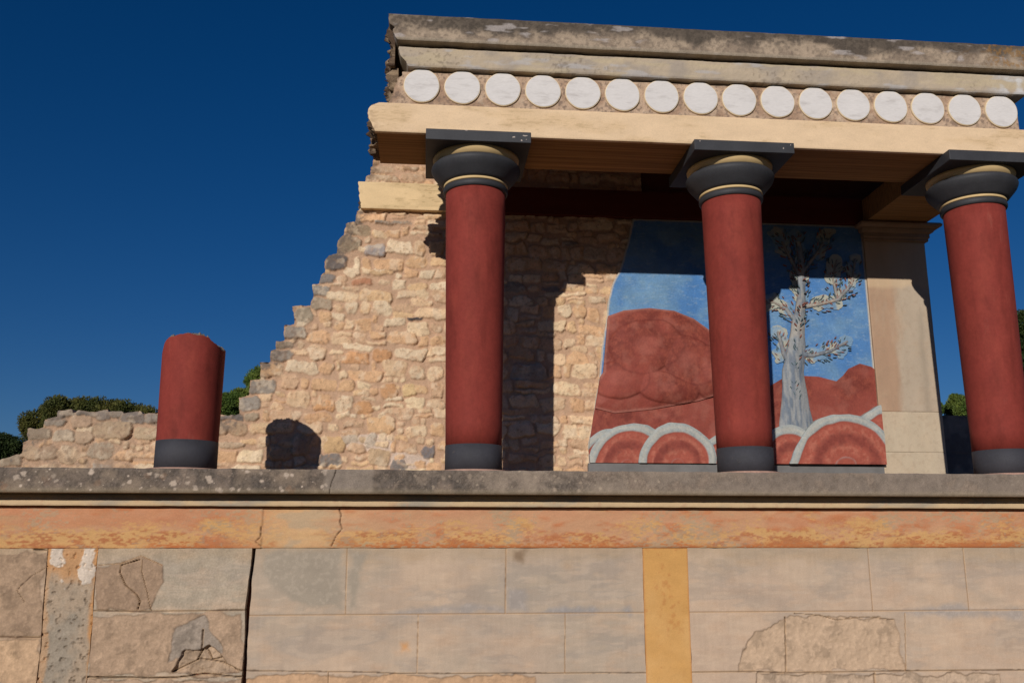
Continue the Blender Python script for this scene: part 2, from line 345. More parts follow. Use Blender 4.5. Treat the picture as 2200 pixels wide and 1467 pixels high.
def blocks(seed, joints, patches, poly, basecol, blotch=1., pr=0.):
    def f(X, Z):
        n1 = fbm(X, Z, 1.0, seed, 5, 1, 1.7); n2 = fbm(X, Z, 5, seed+1, 5, 1, 1.8); n3 = fbm(X, Z, 28, seed+2, 3); n4 = fbm(X, Z, 2.2, seed+3, 5)
        S = poly_sdf(X, Z, poly)+(fbm(X, Z, 7, seed+9, 4)-.5)*.012
        C = np.zeros(X.shape+(3,))+basecol
        n6 = fbm(X, Z, 12, seed+7, 5, .5, 2.2)
        C = mixc(C, L(182, 166, 146), blotch*sst(.35, .65, n1)*.65)
        C = mixc(C, L(212, 184, 156), sst(.42, .72, n4)*.5)
        C = mixc(C, L(204, 162, 126), sst(.45, .78, n2*.6+n6*.4)*.32)
        C = mixc(C, L(162, 150, 138), blotch*sst(.52, .62, fbm(X, Z, 1.7, seed+5, 5, 1, 2.6)*.75+n6*.25)*.45)
        C = mixc(C, L(216, 192, 166), sst(.50, .70, n6)*.3)
        top = sst(-.92, -.72, Z+(n2-.5)*.22+(n6-.5)*.1); C = mixc(C, L(176, 152, 122), top*.5)      # run-off staining under the band
        C = C*(1+(fbm(X, Z, 14, seed+6, 3, 3, .35)-.5)*.10)[..., None]
        H = (n2-.5)*.005+(n3-.5)*.002+pr
        for pl, col, hh, rough, sd in patches:
            q = poly_sdf(X, Z, pl)+(fbm(X, Z, 7, sd, 5)-.5)*.10; m = 1-sst(-.006 if rough > .3 else -.05, .006 if rough > .3 else .03, q)
            rn = fbm(X, Z, 10, sd+1, 5); rf = fbm(X, Z, 34, sd+2, 4)
            cc = mixc(np.zeros(X.shape+(3,))+col, np.array(col)*.72, sst(.5, .7, rn)*min(1, rough)); cc = mixc(cc, np.minimum(np.array(col)*1.25, .8), sst(.52, .7, rf)*.5)
            C = mixc(C, cc, m); H = H*(1-m*min(1, rough))+m*(hh+(rn-.5)*.030*rough+(rf-.5)*.010*rough+pr*0)
            if rough > .3: C = mixc(C, L(120, 98, 80), np.exp(-(q/.008)**2)*.45)
        for jl, wd, dp, jc in joints:
            q = line_d(X, Z, jl)+(n3-.5)*.004
            H = H-dp*(1-sst(wd*.5, wd, q)); C = mixc(C, jc, (1-sst(wd*.6, wd*1.3, q))*.75)
            C = mixc(C, L(214, 178, 138), (1-sst(wd*1.2, wd*2.2, q))*sst(wd*.8, wd*1.2, q)*.55)
        return S, H, C
    return f
LJ = L(150, 116, 84); DJ = L(88, 68, 52)
pm = poly_between(ECR, EYL)
xr = xlim(pm)
J = [([(-9, zr1), (9, zr1)], .004, .006, LJ), (P([(520, 1439), (800, 1443), (850, 1446), (1041, 1446), (1400, 1445)]), .005, .010, DJ),
     (P([(745, 1176), (741, 1317)]), .004, .006, LJ), (P([(1087, 1176), (1085, 1317)]), .005, .008, LJ),
     (P([(898, 1318), (895, 1445)]), .004, .006, LJ), (P([(1214, 1318), (1213, 1445)]), .004, .006, LJ), (P([(704, 1443), (700, 1600)]), .005, .01, DJ)]
PA = [(P([(520, 1450), (830, 1450), (1150, 1452), (1180, 1700), (500, 1700)]), L(204, 166, 130), -.004, .6, 71),
      (P([(1086, 1258), (1130, 1262), (1134, 1314), (1088, 1314)]), L(168, 156, 146), 0, .05, 72),
      (P([(950, 1300), (1030, 1292), (1090, 1306), (1090, 1316), (850, 1316)]), L(168, 156, 146), 0, .05, 73),
      (P([(1180, 1306), (1350, 1304), (1352, 1316), (1160, 1316)]), L(162, 154, 148), 0, .05, 76),
      (P([(1096, 1178), (1130, 1178), (1124, 1205), (1104, 1200)]), L(150, 126, 102), 0, .05, 77),
      (P([(560, 1182), (735, 1182), (735, 1310), (690, 1305), (620, 1290), (560, 1240)]), L(168, 154, 136), 0, .08, 78),
      (P([(750, 1180), (800, 1182), (775, 1230), (765, 1300), (748, 1310)]), L(168, 154, 136), 0, .08, 79),
      (P([(862, 1382), (875, 1380), (876, 1394), (864, 1396)]), L(214, 156, 100), 0, .05, 74)]
relief('block_courses', xr[0]-.05, xr[1]+.01, ZB0, -.7105, .0075, blocks(50, J, PA, pm, L(190, 167, 145)), M['plaster'], bast, .5, (0, YB+.012, 0))
pr_ = poly_between(EYR, None, r=XR); xr = xlim(pr_)
J = [([(-9, zr1), (9, zr1)], .004, .006, LJ), (P([(1400, 1445), (1620, 1443), (1690, 1446), (1940, 1442), (2400, 1440)]), .006, .018, DJ),
     (P([(1865, 1178), (1876, 1314)]), .004, .006, LJ), (P([(2070, 1178), (2083, 1314)]), .004, .006, LJ), (P([(1687, 1326), (1690, 1443)]), .006, .02, DJ), (P([(1945, 1318), (1947, 1443)]), .004, .006, LJ),
     (P([(1706, 1318), (1760, 1322), (1800, 1333), (1860, 1326), (1920, 1332)]), .004, .012, DJ), (P([(1880, 1446), (1890, 1600)]), .008, .03, DJ)]
PA = [(P([(1700, 1322), (1760, 1322), (1800, 1330), (1925, 1328), (1945, 1440), (1585, 1444), (1600, 1400), (1625, 1360), (1650, 1345)]), L(200, 171, 142), -.008, .8, 81),
      (P([(1630, 1450), (1880, 1450), (2150, 1448), (2150, 1700), (1600, 1700)]), L(198, 172, 146), -.010, 1., 82),
      (P([(1900, 1308), (2060, 1300), (2200, 1312), (2200, 1330), (1950, 1326)]), L(176, 162, 150), 0, .05, 83)]
relief('block_courses', xr[0]-.01, XR, ZB0, -.7105, .0075, blocks(60, J, PA, pr_, L(198, 172, 148), .8), M['plaster'], bast, .5, (0, YB+.012, 0))
py_ = poly_between(EYL, EYR); xr = xlim(py_)
def ypil(X, Z):
    n = fbm(X, Z, 6, 91, 5, 1, .5); n2 = fbm(X, Z, 30, 92, 3); b = fbm(X, Z, 2, 93, 4)
    S = poly_sdf(X, Z, py_)+.002; C = mixc(np.zeros(X.shape+(3,))+L(218, 170, 108), L(212, 160, 94), sst(.35, .7, b)); C = mixc(C, L(180, 104, 58), sst(.62, .76, n*.6+n2*.4)*.35)
    C = mixc(C, L(190, 112, 68), (1-sst(.0, .02, -S+(n2-.5)*.01))*.4)
    e = splats(X, Z, 40, .004, .022, 94, xr, (-2.2, -.72)); C = mixc(C, L(192, 122, 76), e*.35)
    return S, (n-.5)*.004+(n2-.5)*.002, C
relief('yellow_pilaster', xr[0]-.01, xr[1]+.01, ZB0, -.7105, .0075, ypil, M['plaster'], bast, .5, (0, YB+.006, 0))
# left of the big joint: rougher stones standing proud of the render
lb = poly_between(EGR, [(x-.028-.008*math.sin(9*z), z) for x, z in ECR]); xr = xlim(lb)
J = [(P([(205, 1309), (300, 1311), (545, 1308)]), .006, .02, DJ), (P([(185, 1451), (370, 1453), (440, 1446), (530, 1452)]), .008, .04, DJ),
     (P([(302, 1200), (262, 1212), (260, 1228), (272, 1255), (296, 1275), (303, 1290), (298, 1306)]), .006, .03, DJ),
     (P([(308, 1200), (306, 1225), (318, 1270), (326, 1308)]), .004, .012, DJ), (P([(214, 1212), (262, 1208), (305, 1192), (350, 1212)]), .004, .01, LJ),
     (P([(437, 1350), (434, 1395), (424, 1415)]), .006, .03, DJ), (P([(446, 1395), (455, 1415), (475, 1410)]), .006, .03, DJ), (P([(372, 1440), (430, 1412), (478, 1420), (525, 1440)]), .006, .02, DJ)]
PA = [(P([(208, 1216), (262, 1210), (305, 1196), (350, 1214), (345, 1260), (330, 1308), (206, 1308)]), L(170, 142, 117), .004, .55, 101),
      (P([(198, 1318), (360, 1318), (520, 1314), (524, 1440), (192, 1450)]), L(184, 155, 128), .002, .7, 102),
      (P([(372, 1345), (440, 1318), (480, 1400), (380, 1410), (362, 1420)]), L(164, 148, 132), -.004, .8, 104),
      (P([(395, 1400), (450, 1385), (500, 1420), (525, 1446), (440, 1450), (370, 1440)]), L(182, 156, 130), -.045, 2.2, 103),
      (P([(185, 1456), (530, 1456), (530, 1600), (180, 1600)]), L(186, 158, 132), -.006, 1.2, 105)]
relief('weathered_blocks', xr[0]-.01, xr[1]+.02, ZB0, -.7105, .0075, blocks(110, J, PA, lb, L(180, 164, 142), .6), M['stone'], bast, .5, (0, YB-.035, 0))
pg = poly_between([(x+.006, z) for x, z in EGL], [(x-.006, z) for x, z in EGR]); xr = xlim(pg)
def gpil(X, Z):
    n = fbm(X, Z, 5, 121, 5); n2 = fbm(X, Z, 30, 122, 4); n3 = fbm(X, Z, 12, 125, 4); S = poly_sdf(X, Z, pg)+(fbm(X, Z, 6, 123, 4)-.5)*.016
    C = mixc(np.zeros(X.shape+(3,))+L(164, 150, 132), L(180, 158, 134), sst(.4, .7, n)); C = mixc(C, L(124, 110, 96), sst(.54, .70, n2)*.5)
    er = np.interp(-Z, [-z for x, z in EGR], [x for x, z in EGR])-X; el = X-np.interp(-Z, [-z for x, z in EGL], [x for x, z in EGL])
    C = mixc(C, L(202, 142, 82), (1-sst(.02, .07, er+(n-.5)*.14))*.8); C = mixc(C, L(206, 160, 116), (1-sst(.03, .06, el+(n-.5)*.09))*.6)
    topo = sst(-.98, -.86, Z+(n-.5)*.3); C = mixc(C, L(206, 150, 96), topo*.7)
    w = (np.exp(-((X-at(123, 1200, YB)[0])/.07)**2)*sst(-.95, -.80, Z)+np.exp(-((X-at(192, 1200, YB)[0])/.07)**2)*sst(-1.08, -.88, Z))
    wm = sst(.40, .48, w*.62+(n3-.5)*1.1+(n-.5)*.9)*sst(-1.18, -1.05, Z); C = mixc(C, L(222, 206, 188), wm*.9)
    H = (n-.5)*.012+(n2-.5)*.010+wm*.006-.05*sst(.66, .74, n2)*.4
    return S, H, C
relief('grey_pilaster', xr[0]-.02, xr[1]+.02, ZB0, -.7105, .0075, gpil, M['stone'], bast, .5, (0, YB-.028, 0))
pl_ = poly_between(None, EGL, l=XL); xr = xlim(pl_)
J = [(P([(-300, 1364), (0, 1365), (92, 1366)]), .006, .02, DJ), (P([(105, 1215), (70, 1235), (48, 1255), (40, 1265), (55, 1290)]), .004, .008, DJ),
     (P([(75, 1178), (108, 1180)]), .008, .03, DJ)]
PA = [(P([(-400, 1182), (100, 1190), (90, 1360), (-400, 1360)]), L(174, 146, 120), .002, .75, 131), (P([(-400, 1372), (85, 1372), (80, 1600), (-400, 1600)]), L(202, 168, 134), .0, .7, 132)]
relief('weathered_blocks', XL, xr[1]+.02, ZB0, -.7105, .0085, blocks(130, J, PA, pl_, L(180, 150, 122), .4), M['stone'], bast, .5, (0, YB-.035, 0))
box('wall_core', XL, XR, YB+.06, 2.6, ZB0, -.2200, M['dark_int'], bast)

# ------------------------------------------------------------------ rubble wall
rub = empty('rubble_wall', (0, YW, 0), 'tall broken rubble stone wall of honey coloured stones, its left edge stepping down behind the broken column', 'wall')
def W_(l): return pts(l, YW)
prof = W_([(-420, 1000), (-60, 1000), (0, 985), (28, 973), (46, 971), (50, 950), (62, 944), (60, 918), (92, 914), (93, 897), (124, 893), (126, 881), (152, 878), (158, 884), (170, 880), (206, 882), (232, 878), (234, 884), (262, 879), (266, 886), (300, 880), (308, 888), (338, 886), (470, 890), (490, 889), (512, 887), (511, 851), (535, 848), (537, 815), (560, 812), (560, 780), (582, 778), (583, 752), (594, 750), (595, 733), (610, 729), (611, 699), (632, 695), (631, 658), (668, 656), (674, 642), (674, 612), (687, 607), (689, 590), (698, 584), (697, 560), (708, 548), (724, 543), (726, 516), (742, 506), (744, 481), (765, 478), (768, 455), (780, 440), (786, 396), (786, 378), (796, 374), (800, 352), (806, 330)])
prof = [(prof[0][0], -.1)]+prof+[(prof[-1][0]+.02, 4.42), (2.75, 4.42), (2.75, -.1)]
R2 = random.Random(12)
stones = []   # cx, cz, hw, hh, corner, rot, colour, height
TAN = [L(224, 188, 146), L(218, 180, 134), L(228, 196, 154), L(212, 170, 126), L(216, 172, 128), L(226, 198, 160), L(214, 182, 144), L(208, 170, 132)]
GRY = [L(156, 142, 124), L(138, 126, 114), L(166, 152, 134)]
def add(u0, v0, u1, v1, col=None, k=.4, h=1.):
    a = at(u0, v0, YW); b = at(u1, v1, YW)
    stones.append([(a[0]+b[0])/2, (a[1]+b[1])/2, abs(b[0]-a[0])/2, abs(a[1]-b[1])/2, k, R2.uniform(-.05, .05), col if col is not None else R2.choice(TAN), h])
G = GRY
for a in [(512, 851, 560, 880, G[2]), (537, 815, 592, 846, G[0]), (560, 780, 610, 810), (583, 750, 628, 776, G[0]), (595, 732, 634, 748, L(170, 150, 124)), (611, 700, 660, 726, G[0]), (631, 658, 672, 692, L(168, 150, 124)),
          (683, 670, 714, 696), (674, 611, 710, 636, G[2]), (672, 640, 716, 666, L(176, 154, 126)), (700, 545, 742, 580, L(120, 108, 98)), (692, 588, 722, 606, G[1]), (722, 505, 775, 540, L(170, 148, 120)), (744, 482, 802, 504, L(166, 142, 112)), (768, 458, 832, 476),
          (784, 520, 826, 548, L(158, 146, 136)), (753, 596, 800, 612, L(190, 134, 100)), (872, 682, 908, 690, L(84, 76, 72)), (905, 958, 938, 984, L(124, 114, 108)), (684, 975, 734, 1002, L(140, 128, 116)), (840, 985, 875, 1010, L(136, 126, 116)), (792, 965, 834, 1003, L(198, 166, 128)),
          (690, 935, 742, 974, L(208, 170, 122)), (748, 950, 784, 970), (786, 930, 808, 962, L(206, 186, 160)), (733, 930, 772, 950, L(206, 184, 156)), (773, 932, 787, 949, L(170, 130, 80)), (740, 756, 794, 782, L(214, 160, 112)), (802, 745, 842, 780, L(204, 152, 106)), (762, 862, 800, 888, L(200, 150, 104)), (790, 892, 846, 930, L(214, 172, 126)),
          (828, 680, 868, 700), (793, 578, 844, 590), (820, 824, 852, 854, L(188, 142, 100)), (864, 826, 895, 852, L(212, 178, 128)), (612, 838, 664, 876), (670, 858, 722, 882, L(214, 162, 112)),
          (60, 918, 108, 944, L(160, 140, 116)), (113, 920, 158, 948, L(176, 156, 130)), (160, 920, 198, 952, L(190, 160, 128)), (92, 897, 136, 911, G[0]), (126, 880, 156, 893, G[1]), (158, 881, 206, 893, G[1]), (206, 880, 233, 903, G[1]), (233, 880, 264, 898, G[0]), (265, 881, 309, 908, G[1]), (310, 886, 345, 905, G[2]),
          (200, 905, 283, 944, L(186, 158, 124)), (288, 915, 340, 945, L(186, 160, 126)), (46, 955, 86, 984, L(196, 164, 128)), (88, 960, 122, 988, L(182, 154, 124)), (125, 958, 165, 994), (190, 950, 240, 984, L(176, 156, 130)), (246, 965, 283, 988), (0, 975, 44, 1000, L(166, 146, 120)),
          (150, 890, 195, 917, L(190, 156, 124)), (470, 890, 492, 902, G[1]), (494, 886, 520, 902, G[1]), (522, 884, 554, 900, L(170, 148, 120)), (487, 905, 532, 934, L(188, 158, 124)), (466, 908, 486, 932, L(186, 160, 130)), (537, 905, 590, 932, L(210, 176, 134)), (468, 948, 520, 962, L(190, 162, 130)),
          (585, 905, 632, 930), (640, 905, 692, 935), (580, 955, 625, 985, L(196, 158, 118)), (628, 935, 668, 975, L(180, 150, 118)), (790, 355, 846, 372, L(196, 166, 132)), (788, 374, 858, 392, L(186, 156, 122)), (868, 356, 900, 366, L(170, 138, 106)), (862, 370, 912, 394, L(194, 160, 126))]:
    add(*a[:4], a[4] if len(a) > 4 else None, R2.uniform(.25, .55), R2.uniform(.9, 1.25))
# the rest of the wall: rough courses, now and then split in two thin ones
z = -.06; 
def inside_existing(cx, cz, hw, hh):
    for s in stones:
        ox = min(cx+hw, s[0]+s[2])-max(cx-hw, s[0]-s[2]); oz = min(cz+hh, s[1]+s[3])-max(cz-hh, s[1]-s[3])
        if ox > .035 and oz > .03: return True
    return False
ex_n = len(stones); auto = []
while z < 4.3:
    hrow = R2.uniform(.12, .215) if z < 3.0 else R2.uniform(.12, .18)
    x = -6.9+R2.random()*.2
    ph1, ph2 = R2.uniform(0, 6), R2.uniform(0, 6)
    while x < 2.7:
        w = R2.choice([.12, .16, .2, .24, .28, .34, .42])*R2.uniform(.85, 1.15)
        dz = .025*math.sin(x*2.3+ph1)+.015*math.sin(x*5.1+ph2)
        cz = z+hrow/2+dz; cx = x+w/2
        if R2.random() < .16 and w > .2:
            f = R2.uniform(.4, .6)
            items = [(cx, z+dz+hrow*f/2, w/2, hrow*f/2), (cx+R2.uniform(-.02, .02), z+dz+hrow*(1+f)/2, w/2*R2.uniform(.75, 1), hrow*(1-f)/2)]
        else: items = [(cx, cz, w/2, hrow/2*R2.uniform(.82, 1.08))]
        for it in items:
            it = (it[0]+R2.uniform(-.01, .01), it[1]+R2.uniform(-.012, .012), it[2]-R2.uniform(.004, .02), it[3]-R2.uniform(.004, .016))
            if it[2] > .03 and not inside_existing(*it):
                auto.append([*it, R2.uniform(.12, .55), R2.uniform(-.09, .09), R2.choice(TAN) if R2.random() > .025 else R2.choice(GRY), R2.uniform(.6, 1.15)])
            elif it[2] > .03:   # a sliver may still fit: shrink towards the free side
                sm = (it[0], it[1], it[2]*.45, it[3]*.55)
                for ox in (-it[2]*.5, it[2]*.5, 0):
                    for oz in (0, it[3]*.4, -it[3]*.4):
                        c2 = (sm[0]+ox, sm[1]+oz, sm[2], sm[3])
                        if not inside_existing(*c2) and sm[2] > .025 and not any(abs(c2[0]-q[0]) < c2[2]+q[2]-.02 and abs(c2[1]-q[1]) < c2[3]+q[3]-.02 for q in auto[-6:]):
                            auto.append([*c2, R2.uniform(.2, .6), R2.uniform(-.15, .15), R2.choice(TAN), R2.uniform(.6, .9)]); break
                    else: continue
                    break
        x += w+R2.uniform(-.005, .012)
    z += hrow+.008
stones += auto
# chinks filled with smaller stones wherever a wide patch of mortar is left
gxx, gzz = np.meshgrid(np.arange(-6.6, 2.75, .02), np.arange(-.05, 4.35, .02)); occ = np.full(gxx.shape, 9.)
def stamp(s): 
    global occ
    occ = np.minimum(occ, np.maximum(np.abs(gxx-s[0])-s[2], np.abs(gzz-s[1])-s[3]))
for s_ in stones: stamp(s_)
for _ in range(700):
    j = int(np.argmax(occ)); jz, jx = np.unravel_index(j, occ.shape); dd_ = occ[jz, jx]
    if dd_ < .040: break
    cx, cz = gxx[jz, jx], gzz[jz, jx]; h_ = dd_-.010; w_ = h_
    for k in range(12):      # widen sideways while it still fits
        w2 = w_+.02; sel = (np.abs(gxx-cx) < w2+.005) & (np.abs(gzz-cz) < h_*.8)
        if occ[sel].min() < .006: break
        w_ = w2
    s_ = [float(cx), float(cz), float(w_), float(h_), R2.uniform(.3, .6), R2.uniform(-.12, .12), R2.choice(TAN), R2.uniform(.6, 1.)]
    stones.append(s_); stamp(s_)
def wallfun(X, Z):
    wx = (fbm(X, Z, 6.5, 201, 4)-.5)*.10; wz = (fbm(X, Z, 6.5, 202, 4)-.5)*.08
    Xw = X+wx+(fbm(X, Z, 20, 203, 3)-.5)*.030; Zw = Z+wz+(fbm(X, Z, 20, 204, 3)-.5)*.028
    S = poly_sdf(X, Z, prof)+(fbm(X, Z, 12, 205, 4)-.5)*.045+(fbm(X, Z, 4, 206, 3)-.5)*.05
    best = np.full(X.shape, 9.); sid = np.full(X.shape, -1)
    x0, x1, z0, z1 = X[0, 0], X[0, -1], Z[0, 0], Z[-1, 0]; nu = X.shape[1]; nv = X.shape[0]
    for i, s in enumerate(stones):
        cx, cz, hw, hh, k, ro = s[:6]; mg = .09
        a = int(max(0, (cx-hw-mg-x0)/(x1-x0)*(nu-1))); b = int(min(nu, (cx+hw+mg-x0)/(x1-x0)*(nu-1)+2))
        c = int(max(0, (cz-hh-mg-z0)/(z1-z0)*(nv-1))); d = int(min(nv, (cz+hh+mg-z0)/(z1-z0)*(nv-1)+2))
        if a >= b or c >= d: continue
        px = Xw[c:d, a:b]-cx; pz = Zw[c:d, a:b]-cz; qx = px*math.cos(ro)+pz*math.sin(ro); qz = -px*math.sin(ro)+pz*math.cos(ro)
        qx = qx*(1+.25*math.sin(i*1.7)*qz/max(hh, .03)*.5)       # a little taper to each stone
        r = k*2*min(hw, hh)*.9; r = min(r, min(hw, hh))
        ax = np.abs(qx)-hw+r; az = np.abs(qz)-hh+r
        sd = np.hypot(np.maximum(ax, 0), np.maximum(az, 0))+np.minimum(np.maximum(ax, az), 0)-r
        sub = best[c:d, a:b]; m = sd < sub; sub[m] = sd[m]; sid[c:d, a:b][m] = i
    hN = np.array([s[7] for s in stones]); cN = np.array([s[6] for s in stones])
    sidc = np.maximum(sid, 0); hs_ = hN[sidc]; cs = cN[sidc]
    n1 = fbm(X, Z, 9, 211, 4); n2 = fbm(X, Z, 28, 212, 4); n3 = fbm(X, Z, 3, 213, 4); n4 = fbm(X, Z, 55, 214, 3)
    best = best-.002; ins = 1-sst(-.014, .008, best)
    dome = sst(.004, -.009, best)*.022+sst(.0, -.07, best)*.008
    rx = np.random.default_rng(5).uniform(-1, 1, (len(stones), 2)); tilt = 0
    cxs = np.array([s[0] for s in stones])[sidc]; czs = np.array([s[1] for s in stones])[sidc]
    tilt = (rx[sidc, 0]*(X-cxs)*.13+rx[sidc, 1]*(Z-czs)*.20)*ins
    H = dome*hs_+tilt+(n1-.5)*.014*ins+(n2-.5)*.017*ins+(n4-.5)*.006
    H = H+(n2-.5)*.008*(1-ins)+(n3-.5)*.02
    var = np.random.default_rng(6).uniform(.92, 1.06, len(stones))[sidc]
    C = cs*var[..., None]
    C = mixc(C, L(226, 202, 168), sst(.52, .68, n1)*.45); C = mixc(C, L(204, 152, 108), sst(.50, .75, n3*.5+n2*.5)*.45); C = mixc(C, np.array(L(130, 106, 84)), sst(.60, .70, n4*.5+n2*.5)*.45)
    mort = mixc(np.zeros(X.shape+(3,))+L(204, 168, 138), L(186, 152, 124), n1)
    whit = np.exp(-(((X+.68)/.42)**2+((Z-.52)/.14)**2)*1.2)+np.exp(-(((X+.2)/.3)**2+((Z-.3)/.12)**2)); mort = mixc(mort, L(214, 196, 180), sst(.45, .6, whit+(n1-.5)*.5)*.7)
    C = mixc(mort, np.minimum(C*np.array([1.05, 1.08, 1.16]), .82), ins)
    # grey weathering of the exposed top edge (lichen-darkened stone)
    left = sst(-3.0, -3.8, X)
    wthr = sst(-.20-.0*X, -.02, S+(n3-.5)*.22)*(1-sst(-1.0, -.4, X)); C = mixc(C, C*np.array([.62, .62, .64]), wthr*.5)
    C = mixc(C, L(112, 104, 96), sst(.55, .68, n2*.5+n3*.5)*(wthr*.8+left*.35))
    C = mixc(C, L(160, 140, 118), left*.25)
    return S, H, C
relief('stone_masonry', -6.6, 2.75, -.06, 4.40, .0115, wallfun, M['stone'], rub, .55, (0, .02, 0))
def beamfun(x0, x1, z0, z1, seed):
    def f(X, Z):
        n = fbm(X, Z, 3, seed, 5, 1, 3); n2 = fbm(X, Z, 30, seed+1, 3, .4, 2.5)
        S = rect_sdf(X, Z, x0+.0*Z, x1, z0, z1); S = np.maximum(S, (x0+(z1-Z)*.2+(fbm(Z*0, Z, 16, seed+3, 4)-.5)*.07)-X)
        C = mixc(np.zeros(X.shape+(3,))+L(234, 203, 156), L(210, 182, 138), sst(.5, .68, n)*.6); C = mixc(C, L(160, 132, 92), sst(.62, .72, n2*.55+n*.45)*.5)
        return S, (n-.5)*.004-.004*(1-sst(0, .008, -S)), C
    return f
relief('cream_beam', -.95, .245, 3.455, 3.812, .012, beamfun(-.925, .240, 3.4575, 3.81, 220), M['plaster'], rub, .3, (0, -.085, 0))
box('shaded_beam', .243, 5.70, -.083, .3, 3.4575, 3.81, M['beam_shade'], rub)  # same beam inside the porch, its shade painted in as dark brown
def corefun(seed, x0, x1, z0, z1, amp, dark=.0):
    def f(X, Z):
        n = fbm(X, Z, 7, seed, 5); n2 = fbm(X, Z, 20, seed+1, 4)
        S = rect_sdf(X, Z, x0, x1, z0, z1)+(fbm(X, Z, 10, seed+2, 4)-.5)*.05
        C = mixc(np.zeros(X.shape+(3,))+L(150, 128, 104), L(96, 78, 64), sst(.42, .6, n2)); C = mixc(C, L(176, 150, 120), sst(.5, .7, n)*.6)
        H = (np.abs(n-.5)*2)*amp+(n2-.5)*amp*.9
        return S, H, C
    return f
# rough broken end of the beam, facing left (u runs along y, v up)
relief('broken_end', 0, .30, 3.47, 3.80, .012, corefun(230, .0, .3, 3.47, 3.80, .09), M['core'], rub, .12, (-.85, -.06, 0), (0, 1, 0), (0, 0, 1), (-1, 0, 0))

# ------------------------------------------------------------------ entablature
ent = empty('entablature', (0, 0, 0), 'cream and grey concrete entablature with a row of white discs above the red columns', 'entablature')
XE = 6.63
def archi(X, Z):
    n = fbm(X, Z, 2.2, 301, 5, 1, 3); n2 = fbm(X, Z, 34, 302, 3, .4, 2.5); n3 = fbm(X, Z, 9, 303, 4)
    S = rect_sdf(X, Z, -.9, XE, ZSOF, 3.790)
    le = np.interp(Z, [3.46, 3.50, 3.55, 3.6, 3.66, 3.70, 3.74, 3.79, 3.8], [-.575, -.60, -.615, -.645, -.66, -.66, -.64, -.535, -.50])+(n3-.5)*.045
    S = np.maximum(S, le-X)
    C = mixc(np.zeros(X.shape+(3,))+L(235, 204, 166), L(220, 188, 146), sst(.45, .7, n)*.55)
    C = mixc(C, L(176, 148, 108), sst(.60, .70, n2*.5+n*.5)*.35)
    C = mixc(C, L(150, 126, 100), (1-sst(.0, .10, X-le+(n3-.5)*.1))*sst(.5, .6, n3)*.5)
    return S, (n-.5)*.006+(n2-.5)*.0015-.006*(1-sst(0, .012, -S)), C
# front board of the architrave and its body, whose underside keeps the marks of the boards
relief('architrave', -.72, XE, ZSOF, 3.790, .0095, archi, M['plaster'], ent, .05, (0, YFR, 0))
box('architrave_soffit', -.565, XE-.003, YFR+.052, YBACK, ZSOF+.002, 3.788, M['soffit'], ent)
relief('broken_end', 0, .80, 3.48, 3.79, .012, corefun(310, 0, .8, 3.480, 3.785, .15), M['core'], ent, .1, (-.59, YFR+.03, 0), (0, 1, 0), (0, 0, 1), (-1, 0, 0))
def frz(X, Z):
    n = fbm(X, Z, 4, 321, 5); n2 = fbm(X, Z, 42, 322, 3); n3 = fbm(X, Z, 14, 323, 4)
    S = rect_sdf(X, Z, -.7, 6.46, 3.7905, 4.152)+(fbm(X, Z*0, 7, 326, 3)-.5)*.008*(Z > 4)
    le = np.interp(Z, [3.79, 3.9, 4.0, 4.1, 4.18], [-.455, -.40, -.375, -.33, -.31])+(n3-.5)*.09; S = np.maximum(S, le-X)
    re = np.interp(Z, [3.79, 3.9, 4.0, 4.1, 4.18], [6.475, 6.46, 6.45, 6.42, 6.38])+(n3-.5)*.05; S = np.maximum(S, X-re)
    C = mixc(np.zeros(X.shape+(3,))+L(194, 166, 140), L(172, 142, 118), sst(.45, .6, n)); C = mixc(C, L(132, 112, 98), sst(.56, .66, n2)*.75); C = mixc(C, L(210, 186, 160), sst(.58, .7, n3)*.4)
    return S, (n3-.5)*.010+(n2-.5)*.007, C
relief('frieze', -.6, 6.55, 3.7905, 4.180, .009, frz, M['concrete'], ent, .78, (0, YFR+.006, 0))
relief('broken_end', 0, .80, 3.79, 4.22, .012, corefun(335, 0, .80, 3.79, 4.20, .18), M['core'], ent, .05, (-.41, YFR+.02, 0), (0, 1, 0), (0, 0, 1), (-1, 0, 0))
relief('broken_end', 0, .86, 4.19, 4.70, .012, corefun(330, 0, .86, 4.19, 4.69, .12), M['core'], ent, .02, (-.42, -.45, 0), (0, 1, 0), (0, 0, 1), (-1, 0, 0))
# sixteen white discs
def disc_mesh(seed):
    r0 = .190; n = 72; V = []; F = []; rg = random.Random(seed); ph = [rg.uniform(0, 6) for _ in range(3)]
    def rad(a): return 1+.008*math.sin(2*a+ph[0])+.006*math.sin(3*a+ph[1])+.004*math.sin(7*a+ph[2])
    return r0, n, rad
for k in range(16):
    x = -.1144+k*.4253; zc = 3.9905
    r0, n, rad = disc_mesh(k)
    rings = [(1.0, .010), (1.0, -.010), (.985, -.0155)]
    def ring_vf(rs, capf):
        V = []; F = []
        for f, y in rs:
            for j in range(n):
                a = 2*math.pi*j/n; rr = r0*f*rad(a); V.append((x+rr*math.cos(a), YFR+.0+y, zc+min(rr*math.sin(a), .174)))
        for i in range(len(rs)-1):
            for j in range(n): F.append((i*n+j, (i)*n+(j+1) % n, (i+1)*n+(j+1) % n, (i+1)*n+j))
        F.append(tuple((len(rs)-1)*n+j for j in range(n)))
        return V, F
    V, F = ring_vf(rings, True); d = mesh_obj('disc', V, F, M['rim'], ent)
    V, F = ring_vf([(.955, -.0150), (.955, -.0185), (.94, -.0200)], True); mesh_obj('disc_face', V, F, M['disc'], d)
